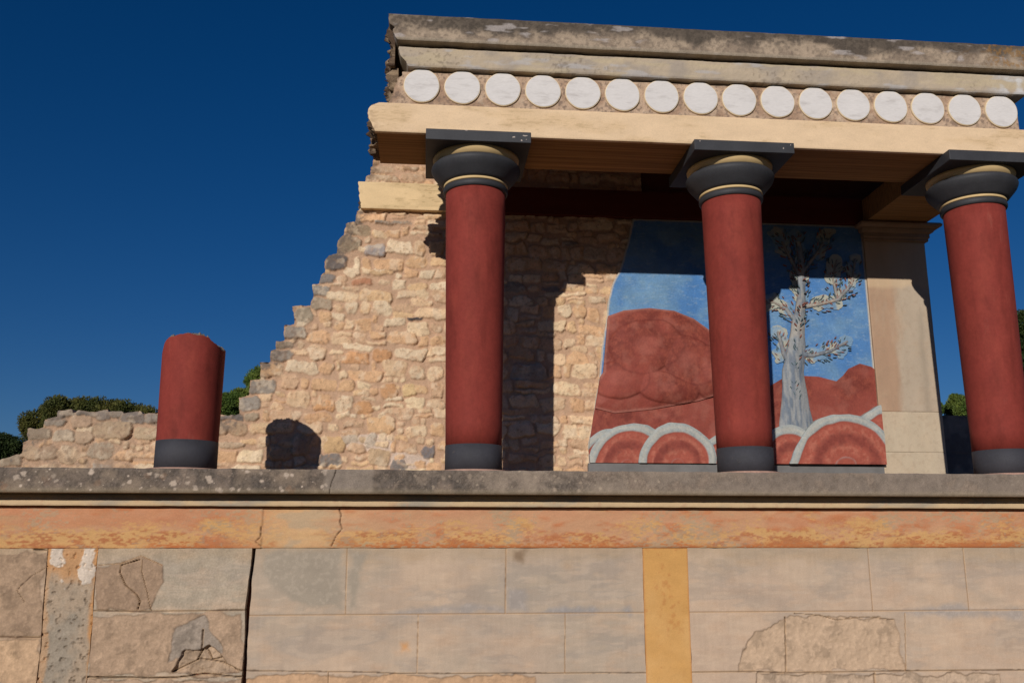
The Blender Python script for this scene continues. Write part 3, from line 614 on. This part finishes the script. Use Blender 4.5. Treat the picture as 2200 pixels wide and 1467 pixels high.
def corn(z0, z1, x0, xe, seed, dark):
    def f(X, Z):
        t = (Z-z0)/(z1-z0); n = fbm(X, Z, 1.5, seed, 5, 1, 2.2); n2 = fbm(X, Z, 34, seed+1, 4); n3 = fbm(X, Z, 5, seed+2, 5, 1, 1.5); n4 = fbm(X, Z, 3, seed+3, 5, 1, 5)
        S = rect_sdf(X, Z, x0-.2, xe, z0, z1)+(fbm(X, Z*0+2, 6, seed+7, 4)-.5)*.012*sst(.7, 1, t)
        le = x0+(1-t)*(.10 if dark else .10)*sst(.8, .2, t)+(fbm(X*0+1, Z, 14, seed+5, 4)-.5)*.08; S = np.maximum(S, le-X)
        if dark:
            C = mixc(np.zeros(X.shape+(3,))+L(176, 156, 134), L(150, 132, 114), sst(.4, .6, n3))
            m = sst(.42, .60, t*.42+n*.42+n3*.28-.06)*sst(-.6, 1.2, X+.9); C = mixc(C, L(84, 76, 68), m*.85); C = mixc(C, L(52, 48, 44), m*sst(.48, .62, n2)*.8)
            C = mixc(C, L(112, 100, 88), sst(.5, .64, n2)*.45)
            C = mixc(C, L(190, 180, 174), sst(.60, .68, n4*.6+n3*.4)*.6); C = mixc(C, L(170, 126, 70), sst(5.9, 6.4, X+(n3-.5))*sst(.5, .6, n2)*.5)
            C = mixc(C, L(172, 158, 138), (1-sst(.04, .14, t))*.7)
        else:
            C = mixc(np.zeros(X.shape+(3,))+L(190, 172, 148), L(174, 160, 144), sst(.35, .7, n3)); C = mixc(C, L(200, 182, 148), sst(.50, .66, n4)*.5)
            C = mixc(C, L(188, 184, 182), sst(.60, .68, fbm(X, Z, 2.4, seed+9, 5, 1, 4))*.6); C = mixc(C, L(120, 106, 92), sst(.62, .72, n2*.5+n*.5)*.5)
            C = mixc(C, L(214, 212, 210), sst(6.0, 6.4, X)*sst(.45, .6, n3)*.8)
        return S, (n3-.5)*.012+(n2-.5)*.006-.010*(1-sst(0, .016, -S)), C
    return f
relief('lower_cornice', -.45, 6.60, 4.1805, 4.4, .009, corn(4.1805, 4.398, -.345, 6.56, 340, False), M['plaster'], ent, .95, (0, -.480, 0))
box('frieze_joint', -.28, 6.36, -.35, .36, 4.150, 4.1800, M['dark_int'], ent)
relief('upper_cornice', -.60, 6.70, 4.4305, 4.722, .009, corn(4.4305, 4.722, -.468, 6.66, 350, True), M['concrete'], ent, 1.05, (0, -.565, 0))
box('cornice_joint', -.30, 6.48, -.36, .40, 4.4055, 4.4300, M['dark_int'], ent)
box('roof_slab', -.25, 6.62, .42, 2.45, 4.45, 4.70, M['dark_int'], ent)
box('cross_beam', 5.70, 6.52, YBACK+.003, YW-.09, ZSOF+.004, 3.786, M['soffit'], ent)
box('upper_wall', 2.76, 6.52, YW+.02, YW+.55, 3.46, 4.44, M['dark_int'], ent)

# ------------------------------------------------------------------ columns
def column(i, label):
    r = empty('column', (COLX[i], 0, 0), label, 'column', 'red columns under the entablature')
    lathe('plinth', [(.345, -.002), (.352, .018), (.345, .034), (.30, .036)], M['pink'], r)
    lathe('base_band', [(.287, .036), (.2865, .16), (.2865, .286)], M['black'], r)
    prof_ = [(.2835+(.318-.2835)*((z-.286)/2.68), z) for z in np.linspace(.286, 2.966, 14)]
    lathe('shaft', prof_, M['red'], r)
    def arc(c, rz, rr, a0, a1, n=10): return [(c[0]+rr*math.cos(a), c[1]+rz*math.sin(a)) for a in np.linspace(a0, a1, n)]
    lathe('neck_ring', [(.31, 2.955)]+arc((.322, 2.990), .036, .024, -math.pi/2, math.pi/2, 10)+[(.31, 3.03)], M['blackflat'], r)
    lathe('cream_ring', [(.31, 3.026), (.340, 3.028), (.342, 3.050), (.32, 3.054)], M['ring'], r)
    ech = [(.325, 3.052), (.355, 3.056), (.375, 3.075), (.405, 3.11), (.435, 3.145), (.458, 3.175), (.472, 3.205), (.477, 3.225), (.472, 3.245), (.456, 3.262), (.425, 3.272), (.38, 3.274)]
    lathe('echinus', ech, M['blackflat'], r)
    lathe('cream_dish', [(.36, 3.270), (.405, 3.273), (.425, 3.285), (.445, 3.305), (.460, 3.330), (.463, 3.349)], M['ring'], r)
    ab = box('abacus', -.54, .54, -.522, .522, 3.348, 3.4665, M['blackflat'], r, .006)
    return r
c1 = column(1, 'leftmost of the tall red columns, standing against the lit rubble wall')
c2 = column(2, 'middle tall red column standing in front of the painted relief')
c3 = column(3, 'rightmost tall red column beside the pale pillar with sky behind')
def chip(x, z, w, h, seed, par):
    rg = random.Random(seed); n = 11; V = []
    for k in range(n):
        a = 2*math.pi*k/n; f = rg.uniform(.45, 1.1); V.append((x+w*f*math.cos(a), -.5245, z+h*f*math.sin(a)))
    V += [(v[0], -.519, v[2]) for v in V]
    F = [tuple(range(n))]+[(k, (k+1) % n, (k+1) % n+n, k+n) for k in range(n)]
    mesh_obj('paint_chip', V, F, M['chip'], par)
for q in [(.36, 3.405, .018, .011, 1), (.475, 3.425, .026, .009, 2), (.44, 3.372, .012, .012, 3), (.49, 3.385, .006, .006, 4), (-.13, 3.46, .018, .005, 5), (-.32, 3.463, .012, .004, 6)]: chip(*q, c1)
for q in [(-.48, 3.445, .007, .012, 7), (.50, 3.44, .006, .008, 8), (.42, 3.40, .009, .012, 9)]: chip(*q, c2)
# broken column
bc = empty('broken_column', (COLX[0], 0, 0), 'short broken red column stump with ragged grey top and black foot', 'column')
lathe('plinth', [(.40, -.002), (.41, .012), (.38, .028), (.30, .034)], M['pink'], bc)
lathe('base_band', [(.2925, .034), (.2925, .16), (.292, .30)], M['black'], bc)
n = 128; V = []; F = []; rows = 26
def topz(a):
    c = math.cos(a); s = math.sin(a)
    b = 1.318+.005*math.sin(3*a+1)+.004*math.sin(7*a+.5)+.003*math.sin(17*a+2)+.002*math.sin(41*a)
    for a0, w, d in ((math.pi*1.0, .62, .06), (math.pi*1.02, .95, .045), (math.pi*1.08, .3, .05), (0.0, .80, .06), (-.1, .5, .05), (-.75, .11, .022), (-1.9, .2, .008)):
        dd = (a-a0+math.pi) % (2*math.pi)-math.pi; b -= d*math.exp(-(dd/w)**4)
    return b
for i in range(rows):
    t = i/(rows-1)
    for k in range(n):
        a = 2*math.pi*k/n; zz = .30+(topz(a)-.30)*t; r_ = .2900+.010*(zz-.3); V.append((r_*math.cos(a), r_*math.sin(a), zz))
for i in range(rows-1):
    for k in range(n): F.append((i*n+k, i*n+(k+1) % n, (i+1)*n+(k+1) % n, (i+1)*n+k))
o = mesh_obj('shaft', V, F, M['red'], bc)
for p in o.data.polygons: p.use_smooth = True
V = []; F = []; rg = random.Random(3)
for i in range(8):
    f = 1-i/8.
    for k in range(n):
        a = 2*math.pi*k/n; hz = topz(a)-.003 if i == 0 else 1.312*(1-f)+topz(a)*f+.012+(rg.random()-.5)*.03+.012*math.sin(5*a+i)
        rr = (.2995 if i == 0 else .300*f); V.append((rr*math.cos(a), rr*math.sin(a), hz))
for i in range(7):
    for k in range(n): F.append((i*n+k, i*n+(k+1) % n, (i+1)*n+(k+1) % n, (i+1)*n+k))
V.append((0, 0, 1.33)); F += [(7*n+k, 7*n+(k+1) % n, len(V)-1) for k in range(n)]
mesh_obj('broken_top', V, F, M['core'], bc, np.zeros((len(V), 3))+L(140, 126, 112))

# ------------------------------------------------------------------ relief panel (a plain generic painted landscape stand-in)
rel = empty('painted_relief', (0, YW, 0), 'painted plaster relief of blue sky, red hills and a pale tree behind the columns', 'relief')
def Q(l): return pts(l, YW-.04)
fl = Q([(1266, 995), (1264, 960), (1270, 925), (1277, 880), (1284, 840), (1290, 800), (1292, 760), (1300, 715), (1306, 680), (1308, 645), (1318, 610), (1330, 585), (1345, 540)])
fpoly = fl+[(2.62, 3.45), (5.703, 3.45), (5.703, fl[0][1])]
ZF = fl[0][1]
def blue(X, Z):
    n = fbm(X, Z, 2.2, 401, 5); n2 = fbm(X, Z, 14, 402, 4, .6, 1.4); n3 = fbm(X, Z, 40, 403, 3, .5, 1.5)
    S = poly_sdf(X, Z, fpoly)+(fbm(X, Z, 8, 404, 4)-.5)*.03*(X < 3)
    C = mixc(np.zeros(X.shape+(3,))+L(82, 130, 184), L(106, 146, 184), sst(.35, .7, n)); C = mixc(C, L(128, 158, 176), sst(.45, .75, n2)*.4*(1-.5*sst(3.8, 4.6, X))); C = mixc(C, L(68, 122, 184), sst(.5, .75, fbm(X, Z, 3, 409, 4))*.6)
    C = mixc(C, L(170, 188, 198), sst(.62, .78, n3)*.25); C = mixc(C, L(212, 196, 168), (1-sst(.008, .03, -S))*.8)
    return S, (n-.5)*.012+(n2-.5)*.004, C
relief('blue_field', 1.95, 5.703, ZF, 3.45, .011, blue, M['paint'], rel, .5, (0, -.022, 0))
RED = L(148, 72, 60)
def hill(poly, seed, rise, rim, light=0.):
    def f(X, Z):
        n = fbm(X, Z, 3, seed, 5); n2 = fbm(X, Z, 22, seed+1, 4, 1, 1); n3 = fbm(X, Z, 50, seed+2, 3, 2, 1)
        S = np.maximum(poly_sdf(X, Z, poly), poly_sdf(X, Z, fpoly)+.004)
        C = mixc(np.zeros(X.shape+(3,))+RED*(1+light), L(120, 54, 44), sst(.35, .7, n)); C = mixc(C, L(166, 86, 66), sst(.35, .8, n2*.6+n3*.4)*(.3+.4*sst(.3, .7, n))); C = mixc(C, L(172, 106, 90), sst(.45, .8, fbm(X, Z, 9, seed+5, 4))*.35)
        if rim: C = mixc(C, L(168, 112, 98), (1-sst(.005, .04, -poly_sdf(X, Z, poly)+(n-.5)*.02))*.6)
        H0 = 0
        if rim:                       # overlapping smooth swells of the rounded hill
            dm = np.full(X.shape, 9.)
            for u, v, a, b, an in ((1385, 745, .50, .34, .15), (1475, 775, .40, .30, -.5), (1330, 815, .36, .24, .1), (1430, 835, .42, .20, -.2), (1520, 800, .30, .34, .3)):
                cx, cz = at(u, v, YW-.04); px = X-cx; pz = Z-cz; q = np.hypot((px*math.cos(an)+pz*math.sin(an))/a, (-px*math.sin(an)+pz*math.cos(an))/b)+(n-.5)*.25; dm = np.minimum(dm, q)
                e = np.abs(q-1)*min(a, b); C = mixc(C, L(112, 50, 42), (1-sst(0, .022, e))*.45*(q <= dm+.02))
                H0 = np.maximum(H0, .045*np.sqrt(np.clip(1-q*q, 0, 1)))
            C = mixc(C, L(172, 98, 84), sst(.45, .2, dm)*.35)
        H = H0+rise*np.sqrt(np.clip(sst(0, .22, -S)*.92+.05, 0, 1))+(n-.5)*.010
        return S, H, C
    return f
hillL = Q([(1240, 1010), (1240, 860), (1300, 850), (1400, 842), (1480, 830), (1540, 840), (1620, 850), (1680, 815), (1726, 808), (1760, 810), (1798, 820), (1812, 808), (1824, 793), (1848, 782), (1873, 789), (1900, 810), (1900, 1010)])
relief('low_hills', 1.95, 5.703, ZF, 2.3, .011, hill(hillL, 420, .012, False, -.05), M['paint'], rel, .02, (0, -.030, 0))
bigh = Q([(1250, 870), (1296, 800), (1303, 720), (1306, 680), (1340, 668), (1395, 663), (1448, 669), (1490, 686), (1526, 712), (1562, 752), (1585, 800), (1570, 840), (1500, 862), (1400, 880), (1320, 888)])
relief('rounded_hill', 1.95, 3.9, ZF, 2.45, .009, hill(bigh, 430, .070, True, .0), M['paint'], rel, .02, (0, -.042, 0))
def mound(seed, c, a, b, lean):
    def f(X, Z):
        n = fbm(X, Z, 5, seed, 4); n2 = fbm(X, Z, 26, seed+1, 4)
        x = (X-c[0]-lean*(Z-c[1])); z_ = Z-c[1]; q = np.hypot(x/a, z_/b)+(fbm(X, Z, 2.4, seed+3, 3)-.5)*.24; d = (1-q)*np.maximum(q, .15)/np.maximum(np.hypot(x/a**2, z_/b**2), 1.2)+(n-.5)*.012
        S = np.maximum(-d, poly_sdf(X, Z, fpoly)+.004); S = np.maximum(S, ZF-Z)
        C = np.zeros(X.shape+(3,))+L(170, 172, 166); C = mixc(C, L(148, 158, 160), sst(.3, .8, n2)*.7); C = mixc(C, L(196, 190, 176), np.exp(-((d-.05)/.02)**2)*.5)
        C = mixc(C, L(164, 84, 68), sst(.095, .112, d)); C = mixc(C, L(184, 110, 90), sst(.12, .17, d)*sst(.3, .7, n2)*.8); C = mixc(C, L(132, 62, 52), sst(.185, .215, d+(n2-.5)*.03)); C = mixc(C, L(140, 94, 80), sst(.225, .26, d)*sst(.3, .6, n2+.1)*.8)
        H = .010*sst(0, .03, d)-.008*sst(.09, .12, d)+.006*sst(.12, .3, d)+(n2-.5)*.004
        return S, H, C
    return f
yq = YW-.05
k_ = 0
for cx_, tp, hwp, ln in [(1290, 922, 60, .30), (1345, 905, 84, .20), (1545, 930, 66, .30), (1452, 912, 84, .05), (1702, 915, 74, -.05), (1890, 872, 96, .15), (1812, 898, 122, .02)]:
    c = at(cx_, 1000, yq); tz = at(cx_, tp, yq)[1]; hw_ = at(cx_+hwp, 1000, yq)[0]-c[0]; k_ += 1
    relief('banded_mound', c[0]-hw_*1.35, min(c[0]+hw_*1.35, 5.703), ZF, tz+.05, .009, mound(440+k_*5, (c[0], ZF-.02), hw_, tz-ZF+.02, ln), M['paint'], rel, .09, (0, -.046-.013*k_, 0))
# pale tree
br = [([(1712, 930), (1708, 860), (1704, 800), (1712, 740), (1716, 690)], .235, .085), ([(1716, 700), (1722, 640), (1722, 560), (1712, 500)], .075, .03), ([(1722, 660), (1760, 655), (1800, 645), (1830, 612), (1838, 560)], .03, .015),
      ([(1712, 760), (1745, 765), (1785, 755), (1820, 735)], .035, .010), ([(1716, 700), (1690, 665), (1662, 650), (1640, 655)], .035, .012), ([(1708, 800), (1684, 760), (1672, 715)], .05, .02), ([(1722, 600), (1690, 540), (1672, 500)], .03, .012), ([(1722, 590), (1760, 540), (1780, 500)], .03, .012),
      ([(1800, 645), (1790, 600), (1798, 560)], .02, .01)]
brw = []
for l, w0, w1 in br:
    q = Q(l); s = [0]
    for i in range(len(q)-1): s.append(s[-1]+math.hypot(q[i+1][0]-q[i][0], q[i+1][1]-q[i][1]))
    brw.append((q, [w0+(w1-w0)*(v/s[-1])**.7 for v in s]))
def treed(X, Z):
    d = np.full(X.shape, 9.)
    for q, w in brw:
        for i in range(len(q)-1):
            ax, az = q[i]; bx, bz = q[i+1]; ex, ez = bx-ax, bz-az; t = np.clip(((X-ax)*ex+(Z-az)*ez)/(ex*ex+ez*ez), 0, 1)
            d = np.minimum(d, np.hypot(X-ax-t*ex, Z-az-t*ez)-(w[i]*(1-t)+w[i+1]*t))
    return d
def treef(X, Z):
    n = fbm(X, Z, 5, 501, 4); st = fbm(X, Z, 16, 502, 3, 2.2, .35); S = treed(X, Z)+(n-.5)*.02
    C = mixc(np.zeros(X.shape+(3,))+L(152, 154, 154), L(112, 122, 134), sst(.35, .7, st)); C = mixc(C, L(206, 186, 158), sst(1.5, 2.4, Z)*.5*sst(.4, .6, n)); C = mixc(C, L(96, 86, 84), (1-sst(.004, .02, -S))*.45)
    return S, .045*np.sqrt(np.clip(sst(0, .16, -S), 0, 1))+(st-.5)*.012, C
relief('tree_trunk', 4.0, 5.65, ZF, 3.2, .009, treef, M['paint'], rel, .02, (0, -.046, 0))
def foliage(X, Z):
    n = fbm(X, Z, 7, 511, 4); d = np.full(X.shape, 9.)
    for q, w in brw[1:]: d = np.minimum(d, line_d(X, Z, q[1:])-.095)
    S = d+(n-.5)*.20; C = mixc(np.zeros(X.shape+(3,))+L(120, 152, 180), L(176, 176, 162), sst(.4, .6, fbm(X, Z, 6, 513, 4))); return S, .004+(n-.5)*.004, C
relief('tree_crown', 4.0, 5.70, 1.3, 3.4, .012, foliage, M['paint'], rel, .02, (0, -.032, 0))
M['leafdark'] = mat('relief_leaf_green', tuple(L(100, 118, 122)), .75, ((8, .3, I),), ())
M['leafred'] = mat('relief_leaf_red', tuple(L(150, 98, 84)), .75, ((8, .25, I),), ())
rg = random.Random(9)
def leaf_strokes(share, mname):
    V = []; F = []
    for bi, (q, w) in enumerate(brw):
        for i in range(len(q)-1):
            (ax, az), (bx, bz) = q[i], q[i+1]; Ls = math.hypot(bx-ax, bz-az); th0 = math.atan2(bz-az, bx-ax); m = int(Ls/.0085)
            if bi == 0: m = 0 if i < 1 else m//3
            for k in range(m):
                if rg.random() > share: continue
                t = rg.random(); sd_ = rg.choice((-1, 1)); off = rg.uniform(.012, .125) if bi else rg.uniform(.0, .07)
                x = ax+(bx-ax)*t-math.sin(th0)*off*sd_; z_ = az+(bz-az)*t+math.cos(th0)*off*sd_; th = th0+sd_*rg.uniform(.35, .8); l = rg.uniform(.016, .032); wd = l*.20
                if x > 5.66 or x < 4.1: continue
                dx, dz = math.cos(th), math.sin(th); P4 = [(x-dx*l, z_-dz*l), (x+dz*wd, z_-dx*wd), (x+dx*l, z_+dz*l), (x-dz*wd, z_+dx*wd)]; b = len(V)
                y0 = -.098 if off < .06 and (bi == 0 or w[i] > .05) else -.052
                V += [(p[0], y0, p[1]) for p in P4]+[(p[0], y0+.03, p[1]) for p in P4]; F += [(b, b+1, b+2, b+3)]+[(b+i_, b+i_+4, b+(i_+1) % 4+4, b+(i_+1) % 4) for i_ in range(4)]
    mesh_obj('painted_leaves', V, F, M[mname], rel)
leaf_strokes(.5, 'leafdark'); leaf_strokes(.3, 'leafred')
box('grey_plinth_strip', at(1264, 995, YW)[0]-.01, 5.700, -.062, .4, -.0, ZF-.002, M['darkwall'], rel)

# ------------------------------------------------------------------ pale pillar (anta)
an = empty('pale_pillar', (6.1, YW, 0), 'pale square stone pillar with dark moulded capital at the right end of the painted relief', 'pillar')
XA0, XA1 = 5.706-6.1, 6.54-6.1
def anta(zlo, zhi, seed, warm):
    def f(X, Z):
        n = fbm(X, Z, 2.5, seed, 5, 2, .5); n2 = fbm(X, Z, 24, seed+1, 4); n3 = fbm(X, Z, 5, seed+2, 4)
        S = rect_sdf(X, Z, XA0, XA1, zlo, zhi)+(fbm(X, Z, 10, seed+3, 3)-.5)*.006
        C = mixc(np.zeros(X.shape+(3,))+(L(178, 146, 120) if warm else L(200, 182, 156)), L(188, 170, 148), sst(.42, .6, n*.4+.3+(.25*sst(-.25, .15, X)-.10 if warm else -.1)))
        C = mixc(C, L(200, 172, 142), sst(.45, .7, n3)*.2); C = mixc(C, L(160, 136, 114), sst(.55, .75, n2)*.2)
        if warm: C = mixc(C, L(214, 186, 150), sst(2.58, 2.66, Z+(n3-.5)*.1)*.6); C = mixc(C, L(156, 142, 124), np.exp(-((X-.27+(n3-.5)*.06)/.05)**2)*sst(2.4, 2.2, Z)*.5)
        return S, (n3-.5)*.006+(n2-.5)*.002-.005*(1-sst(0, .01, -S)), C
    return f
relief('pillar_shaft', XA0, XA1, .975, 3.24, .01, anta(.975, 3.24, 601, True), M['pale'], an, .66, (0, -.048, 0))
relief('pillar_base', XA0, XA1, .462, .972, .01, anta(.462, .972, 611, False), M['pale'], an, .66, (0, -.052, 0))
relief('pillar_base', XA0, XA1, -.01, .4595, .01, anta(-.01, .4595, 621, False), M['pale'], an, .66, (0, -.052, 0))
V = []; F = []
cp = [(.0, 3.235), (.035, 3.245), (.035, 3.275), (.05, 3.29), (.05, 3.34), (.085, 3.355), (.10, 3.385), (.10, 3.40), (.165, 3.415), (.175, 3.44), (.155, 3.465)]
for e, z_ in cp: V += [(XA0-e*.6, -.05-e, z_), (XA1+e, -.05-e, z_), (XA1+e, .62, z_), (XA0-e*.6, .62, z_)]
for i in range(len(cp)-1):
    for j in range(4): F.append((i*4+j, i*4+(j+1) % 4, (i+1)*4+(j+1) % 4, (i+1)*4+j))
F += [(3, 2, 1, 0), tuple((len(cp)-1)*4+j for j in range(4))]
M['cap'] = mat('pillar_capital_stone', tuple(L(170, 140, 112)), .85, ((5, .12, I),), ((50, .3),), .005)
mesh_obj('pillar_capital', V, F, M['cap'], an)

# low wall behind
lw = empty('low_wall', (7.2, YW+.1, 0), 'low dark grey stone wall between the pale pillar and the rightmost red column', 'wall')
def lowf(X, Z):
    n = fbm(X, Z, 5, 701, 4); S = rect_sdf(X, Z, -.66, 1.4, -.01, .955)+(n-.5)*.01; C = mixc(np.zeros(X.shape+(3,))+L(128, 122, 116), L(104, 100, 98), sst(.4, .6, n)); d = line_d(X, Z, [(-.7, .45), (1.5, .45)]); return S, (n-.5)*.01-.01*(1-sst(.004, .01, d)), C
relief('coursed_stone', -.66, 1.4, -.01, .96, .02, lowf, M['concrete'], lw, .4)

# ------------------------------------------------------------------ trees
def tree(name, label, blobs, y, dy, count, leaf, mat_, seed, trunk, group='pines behind the ruin'):
    """blobs: crown lobes (u, v, radius in photo px) measured at distance y; needle tufts fill their outer shells"""
    rg = np.random.default_rng(seed); pxm = (y+DIST)/FPX
    B = []
    for (u, v, r) in blobs:
        x, z_ = at(u, v, y); B.append((x, y+rg.uniform(-dy, dy), z_, r*pxm))
    tx, tz = at(trunk[0], trunk[1], y)
    root = empty(name, (tx, y, -2.42), label, 'tree', group)
    lobes = []
    for b in B:      # sub-lobes give an uneven outline with gaps
        for k in range(7):
            a = rg.normal(size=3); a /= np.linalg.norm(a); rr = b[3]*rg.uniform(.45, .82)
            lobes.append((b[0]+a[0]*rr, b[1]+a[1]*rr*1.0, b[2]+a[2]*rr*.8, b[3]*rg.uniform(.28, .45)))
        lobes.append((b[0], b[1], b[2], b[3]*.86))
    w = np.array([l[3]**2 for l in lobes]); w /= w.sum(); ch = rg.choice(len(lobes), count, p=w); LB = np.array(lobes)[ch]
    d = rg.normal(size=(count, 3)); d /= np.linalg.norm(d, axis=1)[:, None]; rad = LB[:, 3:4]*(.66+.55*rg.random((count, 1))**1.3)
    c = LB[:, :3]+d*rad*np.array([1, 1, .85])
    nl = 4; V = []; 
    tn = d*.6+rg.normal(size=(count, 3))*.5+np.array([0, 0, .35])
    allv = []
    for k in range(nl):
        t = tn+rg.normal(size=(count, 3))*.55; t /= np.linalg.norm(t, axis=1)[:, None]; s = np.cross(t, rg.normal(size=(count, 3))); s /= np.linalg.norm(s, axis=1)[:, None]
        ln = leaf*rg.uniform(.6, 1.3, (count, 1)); wd = ln*.22
        allv.append(np.stack([c-s*wd, c+s*wd, c+t*ln], 1))
    V = np.concatenate(allv).reshape(-1, 3)-np.array([tx, y, -2.42]); F = np.arange(len(V)).reshape(-1, 3)
    mesh_obj('crown', V, F, mat_, root)
    # trunk and limbs
    TV = []; TF = []
    def limb(p, q, r0, r1, n=8, seg=5):
        p = np.array(p, float); q = np.array(q, float); ax = q-p; ax /= np.linalg.norm(ax); s = np.cross(ax, [.3, 1, .2]); s /= np.linalg.norm(s); u_ = np.cross(ax, s); b = len(TV); off = rg.normal(size=(seg+1, 3))*.04*np.linalg.norm(q-p); off[0] = 0; off[-1] = 0
        for i in range(seg+1):
            t = i/seg; cc = p+(q-p)*t+off[i]; r = r0+(r1-r0)*t
            for k in range(n): a = 2*math.pi*k/n; TV.append(tuple(cc+r*(math.cos(a)*s+math.sin(a)*u_)))
        for i in range(seg):
            for k in range(n): TF.append((b+i*n+k, b+i*n+(k+1) % n, b+(i+1)*n+(k+1) % n, b+(i+1)*n+k))
    zt = min(b[2] for b in B)+2.42; top = (0, 0, max(zt*.8, .8)); rt = .22
    limb((0, 0, 0), top, rt*1.3, rt*.8)
    for b in B: limb(top, (b[0]-tx, b[1]-y, b[2]+2.42-.2*b[3]), rt*.55, .04)
    mesh_obj('trunk', TV, TF, M['bark'], root)
    return root
tree('pine_tree', 'broad dark green pine rising behind the low left end of the rubble wall', [(72, 905, 30), (104, 888, 32), (132, 880, 32), (160, 878, 32), (188, 880, 32), (216, 878, 30), (242, 880, 30), (268, 884, 30), (296, 890, 28), (322, 896, 26), (70, 930, 28), (150, 920, 60), (230, 922, 60), (290, 930, 50)], 22, .45, 70000, .065, M['pineA'], 1, (190, 960))
tree('pine_tree', 'small dark pine at the far left edge, lower than its neighbour', [(10, 965, 34), (36, 962, 26), (-30, 960, 44), (-60, 980, 50), (20, 990, 30)], 20, .8, 26000, .065, M['pineC'], 2, (0, 990))
tree('pine_tree', 'bright green pine showing between the broken column and the stepped wall edge', [(492, 878, 26), (520, 868, 30), (545, 838, 30), (556, 812, 30), (580, 820, 30), (560, 860, 40), (470, 890, 24), (500, 900, 30), (600, 850, 40)], 17, 1.0, 44000, .055, M['pineB'], 3, (560, 900))
tree('pine_tree', 'sunlit low pine between the pale pillar and the rightmost red column', [(2035, 872, 24), (2060, 868, 24), (2085, 874, 26), (2050, 895, 30), (2110, 890, 30)], 20, 1.0, 26000, .06, M['pineB'], 4, (2060, 900))
tree('pine_tree', 'tall dark tree at the right edge beyond the rightmost red column', [(2215, 690, 42), (2230, 740, 50), (2212, 790, 36), (2222, 830, 44), (2250, 700, 50), (2260, 800, 60), (2220, 870, 40)], 15, .9, 46000, .055, M['pineC'], 5, (2240, 900))

# parts measured in world metres are children of empties standing elsewhere: nothing else to place
